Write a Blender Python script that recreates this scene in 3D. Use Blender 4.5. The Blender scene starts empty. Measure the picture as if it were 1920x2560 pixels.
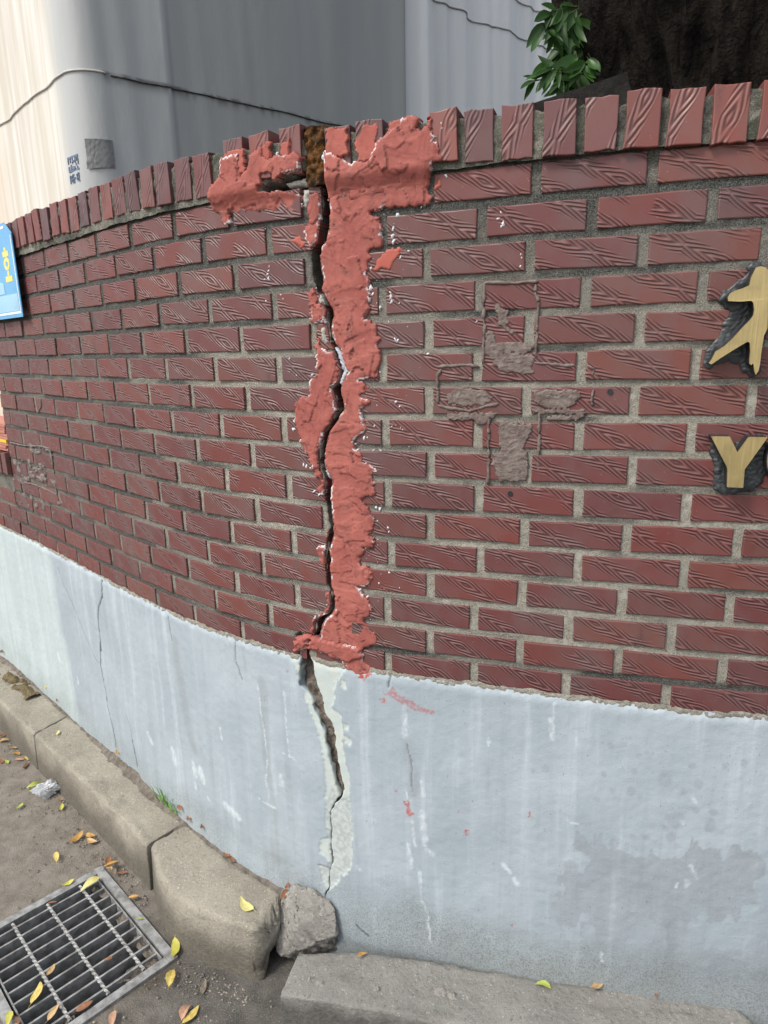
import bpy, math, random
import numpy as np
from mathutils import Matrix, Vector

# ---------------------------------------------------------------- camera, sky, sun, exposure
scene = bpy.context.scene
C = scene.collection
HC = 1.67                                   # camera height above the street
FPX, PITCH, ROLL = 1695.451412, 0.241728, -0.024165
cam_data = bpy.data.cameras.new('camera')
cam = bpy.data.objects.new('camera', cam_data)
C.objects.link(cam)
scene.camera = cam
cam_data.sensor_fit = 'AUTO'
cam_data.sensor_width = 36.0
cam_data.lens = 36.0 * FPX / 2560.0
cam_data.clip_start = 0.05
cam_data.clip_end = 500.0
_c, _s, _cr, _sr = math.cos(PITCH), math.sin(PITCH), math.cos(ROLL), math.sin(ROLL)
_up0 = Vector((0, _s, _c)); _fw = Vector((0, _c, -_s)); _rt0 = Vector((1, 0, 0))
_rt = _rt0 * _cr + _up0 * _sr
_up = _up0 * _cr - _rt0 * _sr
M = Matrix.Identity(4)
for i in range(3):
    M[i][0] = _rt[i]; M[i][1] = _up[i]; M[i][2] = -_fw[i]
M[2][3] = HC
cam.matrix_world = M

SUN_DIR = Vector((-0.62, -0.42, 0.95)).normalized()     # towards the sun
SUN_EL = math.asin(SUN_DIR.z)
world = bpy.data.worlds.new('World'); scene.world = world
world.use_nodes = True
wn = world.node_tree
bg = wn.nodes['Background']
sky = wn.nodes.new('ShaderNodeTexSky')
sky.sky_type = 'NISHITA'; sky.sun_disc = False
sky.sun_elevation = SUN_EL
sky.sun_rotation = math.atan2(SUN_DIR.x, SUN_DIR.y)
sky.air_density = 1.0; sky.dust_density = 3.0; sky.ozone_density = 1.0
hs = wn.nodes.new('ShaderNodeHueSaturation'); hs.inputs['Saturation'].default_value = 0.42      # thin overcast
wn.links.new(sky.outputs[0], hs.inputs['Color']); wn.links.new(hs.outputs[0], bg.inputs[0])
bg.inputs[1].default_value = 0.15
sl = bpy.data.lights.new('sun', 'SUN'); sl.energy = 1.5; sl.angle = math.radians(14); sl.color = (1.0, 0.95, 0.86)
sun = bpy.data.objects.new('sun', sl); C.objects.link(sun)
sun.rotation_euler = SUN_DIR.to_track_quat('Z', 'Y').to_euler()
vs = scene.view_settings
vs.view_transform = 'Standard'; vs.look = 'None'; vs.exposure = 0.55; vs.gamma = 1.0
vs.use_curve_mapping = False

# ---------------------------------------------------------------- measured outlines, in wall metres (along, up) or world metres
CRACK = [(2.0134,-0.0614,-0.0451),(1.9929,-0.0556,-0.038),(1.9639,-0.0557,-0.0367),(1.9304,-0.0589,-0.0383),(1.908,-0.0628,-0.0407),(1.8833,-0.0698,-0.0488),(1.8729,-0.0861,-0.0628),(1.852,-0.0873,-0.0645),(1.8167,-0.0893,-0.0621),(1.8048,-0.0885,-0.0613),(1.7904,-0.0792,-0.0654),(1.7756,-0.0699,-0.057),(1.7559,-0.058,-0.0466),(1.7437,-0.0543,-0.0374),(1.7317,-0.0563,-0.0379),(1.7172,-0.0548,-0.0442),(1.6953,-0.0524,-0.0461),(1.6755,-0.0505,-0.0377),(1.6631,-0.0396,-0.0255),(1.6274,-0.0299,-0.0143),(1.6149,-0.0233,-0.0078),(1.6025,-0.0267,-0.0173),(1.59,-0.0358,-0.023),(1.5799,-0.0478,-0.0277),(1.5646,-0.0427,-0.0269),(1.5469,-0.0407,-0.0219),(1.5316,-0.0384,-0.0211),(1.5212,-0.0447,-0.0317),(1.5082,-0.0512,-0.038),(1.4922,-0.0624,-0.0505),(1.4815,-0.0719,-0.0599),(1.4602,-0.079,-0.0669),(1.4331,-0.0912,-0.0758),(1.4062,-0.0911,-0.0757),(1.3902,-0.0857,-0.0719),(1.3771,-0.0803,-0.0619),(1.3638,-0.0733,-0.0565),(1.3525,-0.0784,-0.0631),(1.3249,-0.0798,-0.0659),(1.2973,-0.0766,-0.0642),(1.2696,-0.0733,-0.0609),(1.25,-0.0743,-0.0603),(1.2268,-0.0785,-0.066),(1.2005,-0.083,-0.0735),(1.1684,-0.0878,-0.0735),(1.1395,-0.0845,-0.0749),(1.1101,-0.0844,-0.0747),(1.0963,-0.077,-0.0675),(1.0729,-0.075,-0.0654),(1.0516,-0.0776,-0.068),(1.0357,-0.0881,-0.0767),(1.0231,-0.1151,-0.0951),(1.0095,-0.1243,-0.1024),(0.9907,-0.1236,-0.1084),(0.9738,-0.1313,-0.116),(0.954,-0.1486,-0.1444),(0.9318,-0.151,-0.144),(0.9201,-0.1677,-0.1498),(0.9048,-0.1723,-0.1385),(0.8894,-0.1734,-0.1324),(0.8568,-0.181,-0.129),(0.8255,-0.1813,-0.1186),(0.8126,-0.1585,-0.1125),(0.7982,-0.1451,-0.1099),(0.7663,-0.1398,-0.1082),(0.7382,-0.1239,-0.0841),(0.7073,-0.1116,-0.0788),(0.6744,-0.1081,-0.0787),(0.6422,-0.1028,-0.0734),(0.6109,-0.0905,-0.0664),(0.578,-0.0869,-0.061),(0.5616,-0.0842,-0.0583),(0.5309,-0.0752,-0.0655),(0.5086,-0.0917,-0.0882),(0.4732,-0.1066,-0.103),(0.4274,-0.1035,-0.0999),(0.3713,-0.1089,-0.1052),(0.3224,-0.1049,-0.1012),(0.29,-0.1174,-0.1137),(0.2326,-0.1202,-0.1165),(0.2087,-0.1326,-0.1288),(0.1701,-0.1331,-0.1293)]
PATCH_R = [(-0.0543,1.9934),(-0.0509,2.0458),(-0.0362,2.0527),(-0.0151,2.0487),(0.0052,2.0335),(0.022,2.0245),(0.0392,2.0297),(0.0559,2.0251),(0.0731,2.0486),(0.0898,2.0634),(0.1062,2.0726),(0.132,2.0914),(0.154,2.0969),(0.1648,2.0903),(0.163,2.0743),(0.1754,2.0675),(0.1817,2.0857),(0.1894,2.0915),(0.1938,2.0682),(0.1998,2.0487),(0.2028,2.0102),(0.1811,2.0069),(0.1806,1.9483),(0.1774,1.9373),(0.0868,1.9377),(0.0565,1.9359),(0.0545,1.9243),(0.078,1.9224),(0.0783,1.8664),(0.0543,1.862),(0.0502,1.8412),(0.0425,1.8173),(0.0491,1.8047),(0.0516,1.7738),(0.0471,1.7398),(0.0342,1.7245),(0.0535,1.7207),(0.0636,1.7046),(0.0662,1.6697),(0.0652,1.6344),(0.0647,1.6204),(0.0608,1.6021),(0.0165,1.5961),(0.0365,1.5806),(0.0256,1.5619),(0.0457,1.5463),(0.0212,1.5319),(0.0308,1.5083),(0.0231,1.4858),(0.0121,1.4726),(-0.0027,1.4559),(0.0143,1.4337),(0.0208,1.4175),(0.0453,1.4152),(0.0585,1.3929),(0.0374,1.3853),(0.0509,1.3695),(0.0466,1.3427),(0.018,1.3343),(0.014,1.3239),(0.0317,1.3149),(0.0415,1.2884),(0.0443,1.2613),(0.0296,1.2498),(0.0473,1.2409),(0.043,1.2163),(0.0141,1.2173),(0.0107,1.1711),(0.0309,1.1732),(0.0317,1.1413),(0.022,1.1224),(-0.008,1.1189),(0.0101,1.0993),(0.0246,1.0902),(0.0385,1.0592),(0.0119,1.041),(0.0131,1.0227),(0.0261,1.0171),(0.0442,1.0011),(0.0398,0.9781),(0.0017,0.9649),(0.0045,0.935),(0.0194,0.9221),(0.0301,0.9009),(0.0067,0.8854),(-0.0087,0.8866),(-0.0396,0.9005),(-0.0549,0.9172),(-0.0948,0.9332),(-0.1113,0.938),(-0.1082,0.9966),(-0.0886,1.0566),(-0.0953,1.2387),(-0.0879,1.3787),(-0.0826,1.4796),(-0.0514,1.7404),(-0.0756,1.7895),(-0.0714,1.8678),(-0.0518,1.9575)]
PATCH_LINTEL = [(-0.184,0.9573),(-0.1433,0.9729),(-0.0931,0.9684),(0.0017,0.9649),(0.0045,0.935),(-0.039,0.9161),(-0.0951,0.9273),(-0.1458,0.9313),(-0.1634,0.931),(-0.1846,0.9134),(-0.1944,0.9234)]
PATCH_L = [[(-0.3504,2.0234),(-0.3294,2.0302),(-0.2806,2.0331),(-0.2047,2.0308),(-0.1815,2.0049),(-0.1407,2.0046),(-0.1059,1.9976),(-0.1015,1.9745),(-0.1049,1.9506),(-0.1173,1.9396),(-0.1283,1.9529),(-0.1687,1.9556),(-0.1936,1.9598),(-0.2416,1.9619),(-0.2783,1.9644),(-0.3068,1.9676),(-0.3042,1.9462),(-0.3245,1.9418),(-0.3318,1.9656),(-0.3508,1.9777)],[(-0.3185,2.0383),(-0.3092,2.0561),(-0.2993,2.0798),(-0.2508,2.0786),(-0.2518,2.0448),(-0.2488,2.0289),(-0.2813,2.0269),(-0.3297,2.0271)],[(-0.2485,2.0319),(-0.2265,2.0537),(-0.2249,2.0718),(-0.1917,2.0851),(-0.1884,2.0636),(-0.1733,2.0555),(-0.1544,2.0634),(-0.137,2.0566),(-0.1,2.0606),(-0.0875,2.0502),(-0.1005,2.0223),(-0.1393,2.024),(-0.1518,2.0165),(-0.1687,2.0094),(-0.1711,2.031),(-0.2094,2.0268)],[(-0.0816,1.9904),(-0.0701,1.9951),(-0.0503,1.9871),(-0.0518,1.9575),(-0.0542,1.9094),(-0.0668,1.8829),(-0.0903,1.8723),(-0.0954,1.9037),(-0.0891,1.946)],[(-0.1033,1.7846),(-0.0909,1.7936),(-0.0763,1.7768),(-0.0733,1.7606),(-0.0473,1.7467),(-0.0489,1.7145),(-0.0754,1.7219),(-0.0857,1.7125),(-0.0911,1.7225),(-0.0945,1.7648)],[(-0.0831,1.7091),(-0.0759,1.676),(-0.0556,1.6558),(-0.0402,1.6556),(-0.03,1.629),(-0.0284,1.6227),(-0.0239,1.6336),(-0.0297,1.5837),(-0.0281,1.5361),(-0.0366,1.507),(-0.06,1.4803),(-0.0708,1.4135),(-0.0807,1.3689),(-0.075,1.3281),(-0.0835,1.3136),(-0.0869,1.3237),(-0.0933,1.3509),(-0.0884,1.3684),(-0.0955,1.3816),(-0.1105,1.3944),(-0.1135,1.4113),(-0.1318,1.4375),(-0.135,1.4509),(-0.1454,1.4774),(-0.1473,1.5108),(-0.148,1.5307),(-0.1403,1.5572),(-0.1205,1.5574),(-0.1043,1.5706),(-0.107,1.5899),(-0.0907,1.609),(-0.0834,1.6406),(-0.086,1.6363)],[(-0.1029,1.2092),(-0.0847,1.2129),(-0.0771,1.2475),(-0.0693,1.2483),(-0.0782,1.1867),(-0.0841,1.1461),(-0.0902,1.1453),(-0.1038,1.1692),(-0.0905,1.1781),(-0.1041,1.1874)],[(-0.0908,1.0936),(-0.0707,1.0964),(-0.0733,1.0401),(-0.1067,1.0236),(-0.1262,0.9741),(-0.1384,0.9835),(-0.1321,1.0194),(-0.0894,1.0414),(-0.0818,1.0726)]]
FILM = [[(0.0529,1.8167),(0.0674,1.8401),(0.0746,1.8547),(0.1149,1.8609),(0.1248,1.8573),(0.1011,1.8351),(0.0957,1.8204),(0.0738,1.8246)],[(-0.285,1.9457),(-0.2808,1.9631),(-0.2554,1.9602),(-0.211,1.9569),(-0.1444,1.9515),(-0.1532,1.9416),(-0.1991,1.9447),(-0.2432,1.9445)],[(0.1933,1.9697),(0.2011,1.9828),(0.2026,1.9661),(0.1902,1.9644)],[(-0.1282,1.8941),(-0.1118,1.9021),(-0.0973,1.8853),(-0.1136,1.8741)],[(0.0072,1.0145),(0.041,1.0191),(0.0436,0.9787),(0.0173,0.9748)],[(0.0228,1.5806),(0.0434,1.5837),(0.0256,1.5619),(0.0457,1.5463),(0.0212,1.5319)],[(0.0206,1.5145),(0.0342,1.5083),(0.0265,1.4826),(0.0163,1.492)],[(0.0199,1.1721),(0.0326,1.1698),(0.0334,1.1379),(0.0145,1.1215)]]
HOLE = [(-0.1771,2.0074),(-0.1479,2.016),(-0.0931,2.0185),(-0.056,2.0172),(-0.0539,1.9875),(-0.0701,1.9951),(-0.0785,2.0109),(-0.1243,2.0132),(-0.1487,2.004),(-0.1652,2.0014)]
HOLE2 = [(-0.1824,0.9659),(-0.1679,0.9703),(-0.1703,0.9604),(-0.1817,0.9503)]
RUST = [(-0.0994,2.1013),(-0.0448,2.0939),(-0.042,2.0792),(-0.047,2.0511),(-0.0559,2.0201),(-0.0931,2.0185),(-0.0949,2.0512)]
PEEL = [(-0.1635,0.9291),(-0.1077,0.9263),(-0.055,0.9146),(-0.0396,0.9018),(-0.0654,0.8617),(-0.0749,0.832),(-0.0763,0.8037),(-0.0854,0.7855),(-0.0611,0.7747),(-0.0549,0.7273),(-0.0601,0.7014),(-0.0532,0.6699),(-0.047,0.6171),(-0.0413,0.6059),(-0.0463,0.532),(-0.0437,0.4894),(-0.0392,0.4425),(-0.0457,0.3283),(-0.0668,0.289),(-0.0798,0.2937),(-0.0879,0.2629),(-0.1048,0.2378),(-0.1261,0.2248),(-0.1429,0.2607),(-0.1457,0.2972),(-0.1176,0.3032),(-0.1123,0.319),(-0.1457,0.3391),(-0.1366,0.3792),(-0.1128,0.4011),(-0.1201,0.4347),(-0.1133,0.569),(-0.1146,0.6287),(-0.125,0.6809),(-0.1396,0.7357),(-0.1636,0.7835),(-0.1689,0.8069),(-0.1525,0.819),(-0.1417,0.8538)]
PEEL2 = [[(-0.2054,0.9103),(-0.1844,0.9168),(-0.1736,0.875),(-0.1824,0.8447),(-0.1874,0.8719)],[(-0.0559,0.7515),(-0.0376,0.7515),(-0.0425,0.7301),(-0.0526,0.7319)],[(-0.0575,0.7144),(-0.0351,0.7113),(-0.0339,0.6911),(-0.0481,0.6919)],[(-0.0569,0.8713),(-0.041,0.8664),(-0.0438,0.8462),(-0.0559,0.8478)]]
CONC = [(-0.0878,0.5548),(-0.0762,0.5257),(-0.0463,0.532),(-0.0437,0.4894),(-0.0392,0.4425),(-0.0457,0.3283),(-0.0668,0.289),(-0.0798,0.2937),(-0.0879,0.2629),(-0.1048,0.2378),(-0.1261,0.2248),(-0.1429,0.2607),(-0.1457,0.2972),(-0.1176,0.3032),(-0.1123,0.319),(-0.1128,0.4011),(-0.1132,0.4815),(-0.1065,0.5276)]
RED = [([(-0.0088,0.884),(0.0075,0.91),(0.03,0.8984),(0.0065,0.879)],1.0),([(0.0514,0.852),(0.0702,0.8571),(0.0828,0.8746),(0.0906,0.8625),(0.1142,0.851),(0.15,0.834),(0.182,0.8278),(0.1802,0.816),(0.1427,0.8213),(0.1029,0.8338),(0.0774,0.8487)],0.55),([(0.0479,0.8358),(0.0586,0.8416),(0.0678,0.8335),(0.0545,0.8253)],0.9),([(0.1012,0.5651),(0.1191,0.5712),(0.1207,0.5529),(0.1317,0.5304),(0.1165,0.5268),(0.1072,0.5414),(0.115,0.5516)],0.8),([(0.0795,0.5912),(0.0902,0.5924),(0.0871,0.5876)],0.6),([(0.261,0.526),(0.2698,0.5196),(0.265,0.5044),(0.2601,0.5061)],0.95),([(0.4108,0.6029),(0.414,0.6036),(0.4135,0.5884),(0.4112,0.589)],0.9),([(0.2412,0.5746),(0.2452,0.5738),(0.2442,0.5641),(0.2422,0.5653)],0.8),([(0.3759,0.2788),(0.3788,0.2796),(0.3786,0.263),(0.3762,0.2635)],0.8),([(-0.2183,0.8608),(-0.2137,0.8598),(-0.2152,0.8512),(-0.2189,0.8524)],0.6)]
CHALK = [([(-0.3218,0.7882),(-0.3185,0.7069),(-0.3085,0.6395),(-0.3039,0.5695),(-0.3175,0.5053),(-0.308,0.458),(-0.3161,0.4268)],0.0022),([(-0.3161,0.4268),(-0.2866,0.4244)],0.004),([(-0.2302,0.7958),(-0.2319,0.7065),(-0.224,0.6137)],0.0018),([(-0.2462,0.6132),(-0.2241,0.6114),(-0.1984,0.5998)],0.0015),([(0.1102,0.8312),(0.1093,0.7767),(0.1106,0.7455)],0.006),([(0.1137,0.5928),(0.1154,0.5766)],0.003),([(0.1277,0.5127),(0.1272,0.4745),(0.1325,0.4417)],0.003),([(0.1523,0.6338),(0.1567,0.594)],0.005),([(0.1507,0.5473),(0.1539,0.5021),(0.1591,0.4526)],0.009),([(0.1646,0.437),(0.1777,0.4274)],0.008),([(0.1152,0.4415),(0.122,0.3783)],0.006),([(0.1449,0.3626),(0.1466,0.3367)],0.007),([(0.1466,0.3367),(0.1461,0.2922),(0.1631,0.2433),(0.1704,0.1865),(0.1722,0.1641)],0.0028),([(-0.262,0.5389),(-0.2592,0.5083)],0.008),([(-0.0284,0.334),(-0.0161,0.3244)],0.004),([(-0.3575,0.4339),(-0.3135,0.4255)],0.0018),([(0.452,0.847),(0.4579,0.8032)],0.006),([(0.3137,0.7787),(0.3149,0.7582)],0.003),([(0.3553,0.4414),(0.3699,0.4252)],0.006),([(0.3797,0.4106),(0.3896,0.396)],0.006),([(0.5082,0.8114),(0.5097,0.7968)],0.004),([(0.4603,0.8923),(0.4574,0.8528)],0.002),([(0.4954,0.5967),(0.5196,0.5964)],0.002),([(0.7353,0.6425),(0.7397,0.6367)],0.006),([(0.7568,0.7009),(0.7593,0.6949)],0.006),([(0.764,0.5324),(0.7766,0.5034)],0.004),([(0.7592,0.4896),(0.7579,0.4798)],0.006),([(0.7379,0.4694),(0.7431,0.4837)],0.003),([(0.5893,0.2478),(0.5927,0.2254)],0.003),([(-1.7572,0.4253),(-1.7464,0.4075)],0.012),([(-1.5604,0.3944),(-1.5618,0.3665)],0.008),([(-0.9477,0.4031),(-0.9197,0.3797)],0.011),([(-0.7792,0.4117),(-0.7675,0.3716)],0.014),([(-0.6561,0.4152),(-0.648,0.3859)],0.014),([(-0.6185,0.4152),(-0.6071,0.3823)],0.016),([(-0.6536,0.3503),(-0.6527,0.3285)],0.008),([(-0.4983,0.3397),(-0.4438,0.3273)],0.014),([(-0.4938,0.6053),(-0.4917,0.5658)],0.003),([(-0.5906,0.3298),(-0.5693,0.3123)],0.003)]
LINES = [([(-1.1782,0.8973),(-1.1906,0.8386),(-1.233,0.7883),(-1.2584,0.7369),(-1.2658,0.6579),(-1.2744,0.6047),(-1.2755,0.6319),(-1.2939,0.5329),(-1.2807,0.4366),(-1.2838,0.3777),(-1.2585,0.2974),(-1.2511,0.2155)],0.0022),([(-1.608,0.8484),(-1.5753,0.7888),(-1.5031,0.7257),(-1.4216,0.6294),(-1.3463,0.5571),(-1.313,0.539)],0.0012),([(-1.1117,0.4079),(-1.0843,0.3699),(-1.0861,0.3135)],0.001),([(-1.0861,0.3135),(-1.0809,0.2596),(-1.0741,0.2123)],0.0022),([(-0.7164,0.8925),(-0.708,0.8196)],0.0012),([(0.1159,0.7267),(0.1262,0.6768),(0.1289,0.6002)],0.0008),([(-0.0365,0.1526),(-0.0217,0.1414),(0.0029,0.1282)],0.0015),([(0.0733,0.913),(0.0747,0.8942),(0.0705,0.8706)],0.0012),([(-0.3999,0.9006),(-0.404,0.8355),(-0.3817,0.7862)],0.001)]
STREAKS = [([(-0.3044,0.8057),(-0.3019,0.6857),(-0.2957,0.5088),(-0.3005,0.3193),(-0.2965,0.2337)],0.022),([(0.1233,0.7281),(0.1288,0.5961)],0.022),([(-0.6947,0.8205),(-0.6849,0.6806),(-0.671,0.5598),(-0.6424,0.4752)],0.03),([(-0.3077,0.3641),(-0.2969,0.2968)],0.012)]
DAMP = [(0.5064,0.543),(0.5364,0.5628),(0.6097,0.5649),(0.6531,0.5474),(0.7059,0.5682),(0.7359,0.5531),(0.782,0.5872),(0.8346,0.5809),(0.8949,0.5704),(0.8984,0.4941),(0.8837,0.4392),(0.8722,0.3891),(0.831,0.3918),(0.7401,0.3835),(0.7295,0.3537),(0.699,0.3633),(0.6456,0.3169),(0.6026,0.2946),(0.5529,0.2986),(0.5327,0.3447),(0.5038,0.2678),(0.4883,0.31),(0.5034,0.3938),(0.4845,0.4115),(0.5281,0.4499)]
DROPS = [(0.4159,0.7119,0.006),(0.4444,0.7223,0.01),(0.5819,0.8035,0.008),(0.638,0.7903,0.007),(0.6345,0.7479,0.008),(0.696,0.7381,0.016),(0.6292,0.6997,0.011),(0.6485,0.688,0.007),(0.5574,0.6663,0.008),(0.5711,0.7323,0.007),(0.7486,0.7801,0.008),(0.8476,0.7982,0.01),(0.7637,0.7387,0.012),(0.7356,0.7173,0.007),(0.7956,0.64,0.014),(0.7251,0.6433,0.02),(0.6777,0.6196,0.009),(0.7064,0.6197,0.007),(0.6403,0.5841,0.009),(0.7181,0.5988,0.012),(0.6674,0.5867,0.008),(0.6015,0.5579,0.012),(0.5093,0.473,0.02),(0.7629,0.6746,0.008),(0.8101,0.7886,0.006),(0.5898,0.6952,0.007),(0.7085,0.648,0.009),(0.7987,0.6729,0.009),(0.4772,0.3588,0.01),(0.5005,0.2317,0.03),(0.9247,0.3506,0.03)]
RES = [[(0.3126,1.7453),(0.3217,1.7472),(0.3242,1.7339),(0.3391,1.7333),(0.336,1.7158),(0.3386,1.7002),(0.3663,1.6839),(0.3457,1.6877),(0.3225,1.6985),(0.3109,1.701),(0.3006,1.6924),(0.3155,1.7054),(0.3164,1.7209),(0.307,1.7323)],[(0.2924,1.6903),(0.3088,1.6899),(0.3161,1.6694),(0.3346,1.669),(0.3666,1.6705),(0.3896,1.6566),(0.3853,1.6477),(0.293,1.6472)],[(0.2941,1.6483),(0.3899,1.6454),(0.397,1.6363),(0.3907,1.6179),(0.3933,1.607),(0.3705,1.605),(0.324,1.6123),(0.3145,1.6239)]]
RES2 = [[(0.2161,1.5677),(0.2333,1.5796),(0.2577,1.5772),(0.289,1.5771),(0.3107,1.5606),(0.2967,1.5417),(0.253,1.5403),(0.2185,1.5461),(0.2111,1.5581)],[(0.2135,1.5292),(0.2968,1.5298),(0.3255,1.5277),(0.2899,1.501),(0.2679,1.5104),(0.2185,1.5122)],[(0.3893,1.5741),(0.4792,1.5758),(0.4875,1.5584),(0.458,1.5389),(0.4117,1.5407),(0.3939,1.5505)],[(0.4201,1.5237),(0.4965,1.5255),(0.4819,1.5136),(0.4223,1.5142)],[(0.3223,1.5062),(0.3447,1.5125),(0.3683,1.5068),(0.3927,1.5095),(0.3866,1.4763),(0.3743,1.4569),(0.3839,1.4475),(0.3904,1.4236),(0.3819,1.3917),(0.3522,1.3831),(0.3255,1.3858),(0.3104,1.4211),(0.3125,1.4384),(0.3269,1.4461),(0.3241,1.4703)],[(0.3922,1.5386),(0.4808,1.539),(0.4981,1.5313),(0.489,1.5254),(0.3926,1.5267)]]
BEADS = [[(0.2902,1.7836),(0.3392,1.7823),(0.397,1.781)],[(0.2913,1.7835),(0.29,1.7352),(0.2923,1.7016),(0.2885,1.6266)],[(0.3906,1.7766),(0.3888,1.7617),(0.3969,1.7484),(0.3959,1.7094),(0.3947,1.6363)]]
BEADS2 = [[(0.1964,1.6225),(0.2332,1.6244),(0.2646,1.6263),(0.2826,1.6214)],[(0.3904,1.6291),(0.4265,1.624),(0.4718,1.6212)],[(0.2013,1.6177),(0.1951,1.6036),(0.1962,1.5773),(0.1923,1.546)],[(0.1923,1.5436),(0.2284,1.5365),(0.2629,1.532),(0.2967,1.5417),(0.3252,1.5466)],[(0.3052,1.5299),(0.3036,1.4698),(0.3037,1.3762)],[(0.4058,1.5329),(0.4061,1.4481),(0.4051,1.4023)],[(0.5072,1.5757),(0.5043,1.5584),(0.5069,1.543)],[(0.492,1.6232),(0.5071,1.6155),(0.506,1.6004)]]
HANJA = [(0.7666,1.7854),(0.7737,1.7869),(0.7812,1.7847),(0.7873,1.7785),(0.7925,1.7717),(0.8043,1.7626),(0.8129,1.7488),(0.8107,1.7355),(0.7947,1.7317),(0.7906,1.7256),(0.7928,1.7069),(0.7942,1.6823),(0.7899,1.6695),(0.7891,1.6515),(0.7887,1.6375),(0.7887,1.6223),(0.7871,1.6081),(0.7835,1.602),(0.781,1.6082),(0.779,1.6174),(0.7773,1.6225),(0.7748,1.619),(0.7717,1.6215),(0.7711,1.6277),(0.7709,1.6429),(0.7687,1.658),(0.7648,1.6601),(0.7568,1.6553),(0.7408,1.6445),(0.7238,1.6326),(0.7094,1.6215),(0.7049,1.6237),(0.7087,1.6298),(0.7142,1.644),(0.7277,1.6529),(0.7398,1.6657),(0.7541,1.6844),(0.7642,1.696),(0.7698,1.7047),(0.7703,1.7145),(0.7677,1.7264),(0.7637,1.73),(0.7471,1.7291),(0.7274,1.7308),(0.726,1.7368),(0.7291,1.7435),(0.7361,1.7481),(0.7496,1.7519),(0.7585,1.7559),(0.76,1.7684),(0.7637,1.7778)]
YLET = [(0.7197,1.4903),(0.7513,1.4902),(0.7668,1.4609),(0.783,1.4897),(0.8143,1.4896),(0.7818,1.4293),(0.7825,1.3946),(0.755,1.3951),(0.7529,1.4279),(0.7504,1.4352)]
OLET = [(0.89,1.4448),(0.8903,1.4341),(0.8888,1.4239),(0.8855,1.4146),(0.8807,1.4068),(0.8745,1.4009),(0.8673,1.3971),(0.8593,1.3957),(0.8511,1.3967),(0.843,1.4002),(0.8355,1.4059),(0.8289,1.4135),(0.8236,1.4227),(0.8199,1.433),(0.8179,1.4438),(0.8177,1.4546),(0.8193,1.4648),(0.8227,1.474),(0.8277,1.4816),(0.8339,1.4874),(0.8411,1.4909),(0.849,1.4922),(0.857,1.491),(0.865,1.4876),(0.8723,1.482),(0.8788,1.4745),(0.8841,1.4655),(0.8879,1.4554)]
OLETI = [(0.8662,1.4445),(0.8664,1.437),(0.8654,1.4303),(0.8633,1.4249),(0.8603,1.4214),(0.8567,1.4201),(0.8528,1.4212),(0.849,1.4246),(0.8458,1.4299),(0.8433,1.4367),(0.8419,1.4442),(0.8417,1.4516),(0.8428,1.4584),(0.8449,1.4637),(0.8479,1.4671),(0.8515,1.4683),(0.8554,1.4672),(0.8591,1.4639),(0.8624,1.4586),(0.8648,1.4519)]
SIL_H = [(0.7624,1.7943),(0.7733,1.7966),(0.783,1.7923),(0.7949,1.784),(0.8051,1.7564),(0.8017,1.7173),(0.8058,1.6772),(0.7993,1.6572),(0.7986,1.6266),(0.7973,1.6009),(0.7892,1.5958),(0.7794,1.598),(0.7689,1.6064),(0.7597,1.6222),(0.7421,1.6245),(0.7252,1.6175),(0.712,1.6114),(0.7026,1.6179),(0.6981,1.6368),(0.7013,1.645),(0.7104,1.6531),(0.7245,1.6703),(0.7327,1.6864),(0.7265,1.6916),(0.7352,1.7015),(0.7379,1.7145),(0.7274,1.7249),(0.7199,1.7342),(0.7215,1.748),(0.7355,1.7613),(0.7482,1.7667),(0.7565,1.778)]
SIL_Y = [(0.7159,1.4901),(0.7504,1.4904),(0.7673,1.4685),(0.7861,1.4899),(0.8169,1.4901),(0.8232,1.4707),(0.8352,1.4546),(0.8316,1.4175),(0.8221,1.409),(0.8193,1.3922),(0.8053,1.3826),(0.7831,1.3786),(0.7528,1.3778),(0.7396,1.3808),(0.737,1.4028),(0.7392,1.4214),(0.7263,1.448),(0.7282,1.4696)]
SMEAR = [(-1.9758,1.3011),(-1.8373,1.3215),(-1.6867,1.3285),(-1.562,1.3311),(-1.5051,1.3254),(-1.5256,1.2343),(-1.5123,1.1537),(-1.5055,1.1131),(-1.5948,1.0538),(-1.7408,1.0417),(-1.9582,1.0447),(-2.0095,1.0877),(-1.928,1.1541),(-2.0117,1.1626),(-2.0075,1.2311)]
SMEARB = [[(-1.9792,1.3128),(-1.8238,1.314),(-1.624,1.3284),(-1.5258,1.3289)],[(-1.5181,1.3296),(-1.5191,1.2892),(-1.519,1.1941),(-1.52,1.1526)],[(-1.8826,1.1597),(-1.6914,1.1633),(-1.5189,1.1555)],[(-1.5486,1.5123),(-1.5541,1.4808),(-1.6016,1.4573)]]
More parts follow.
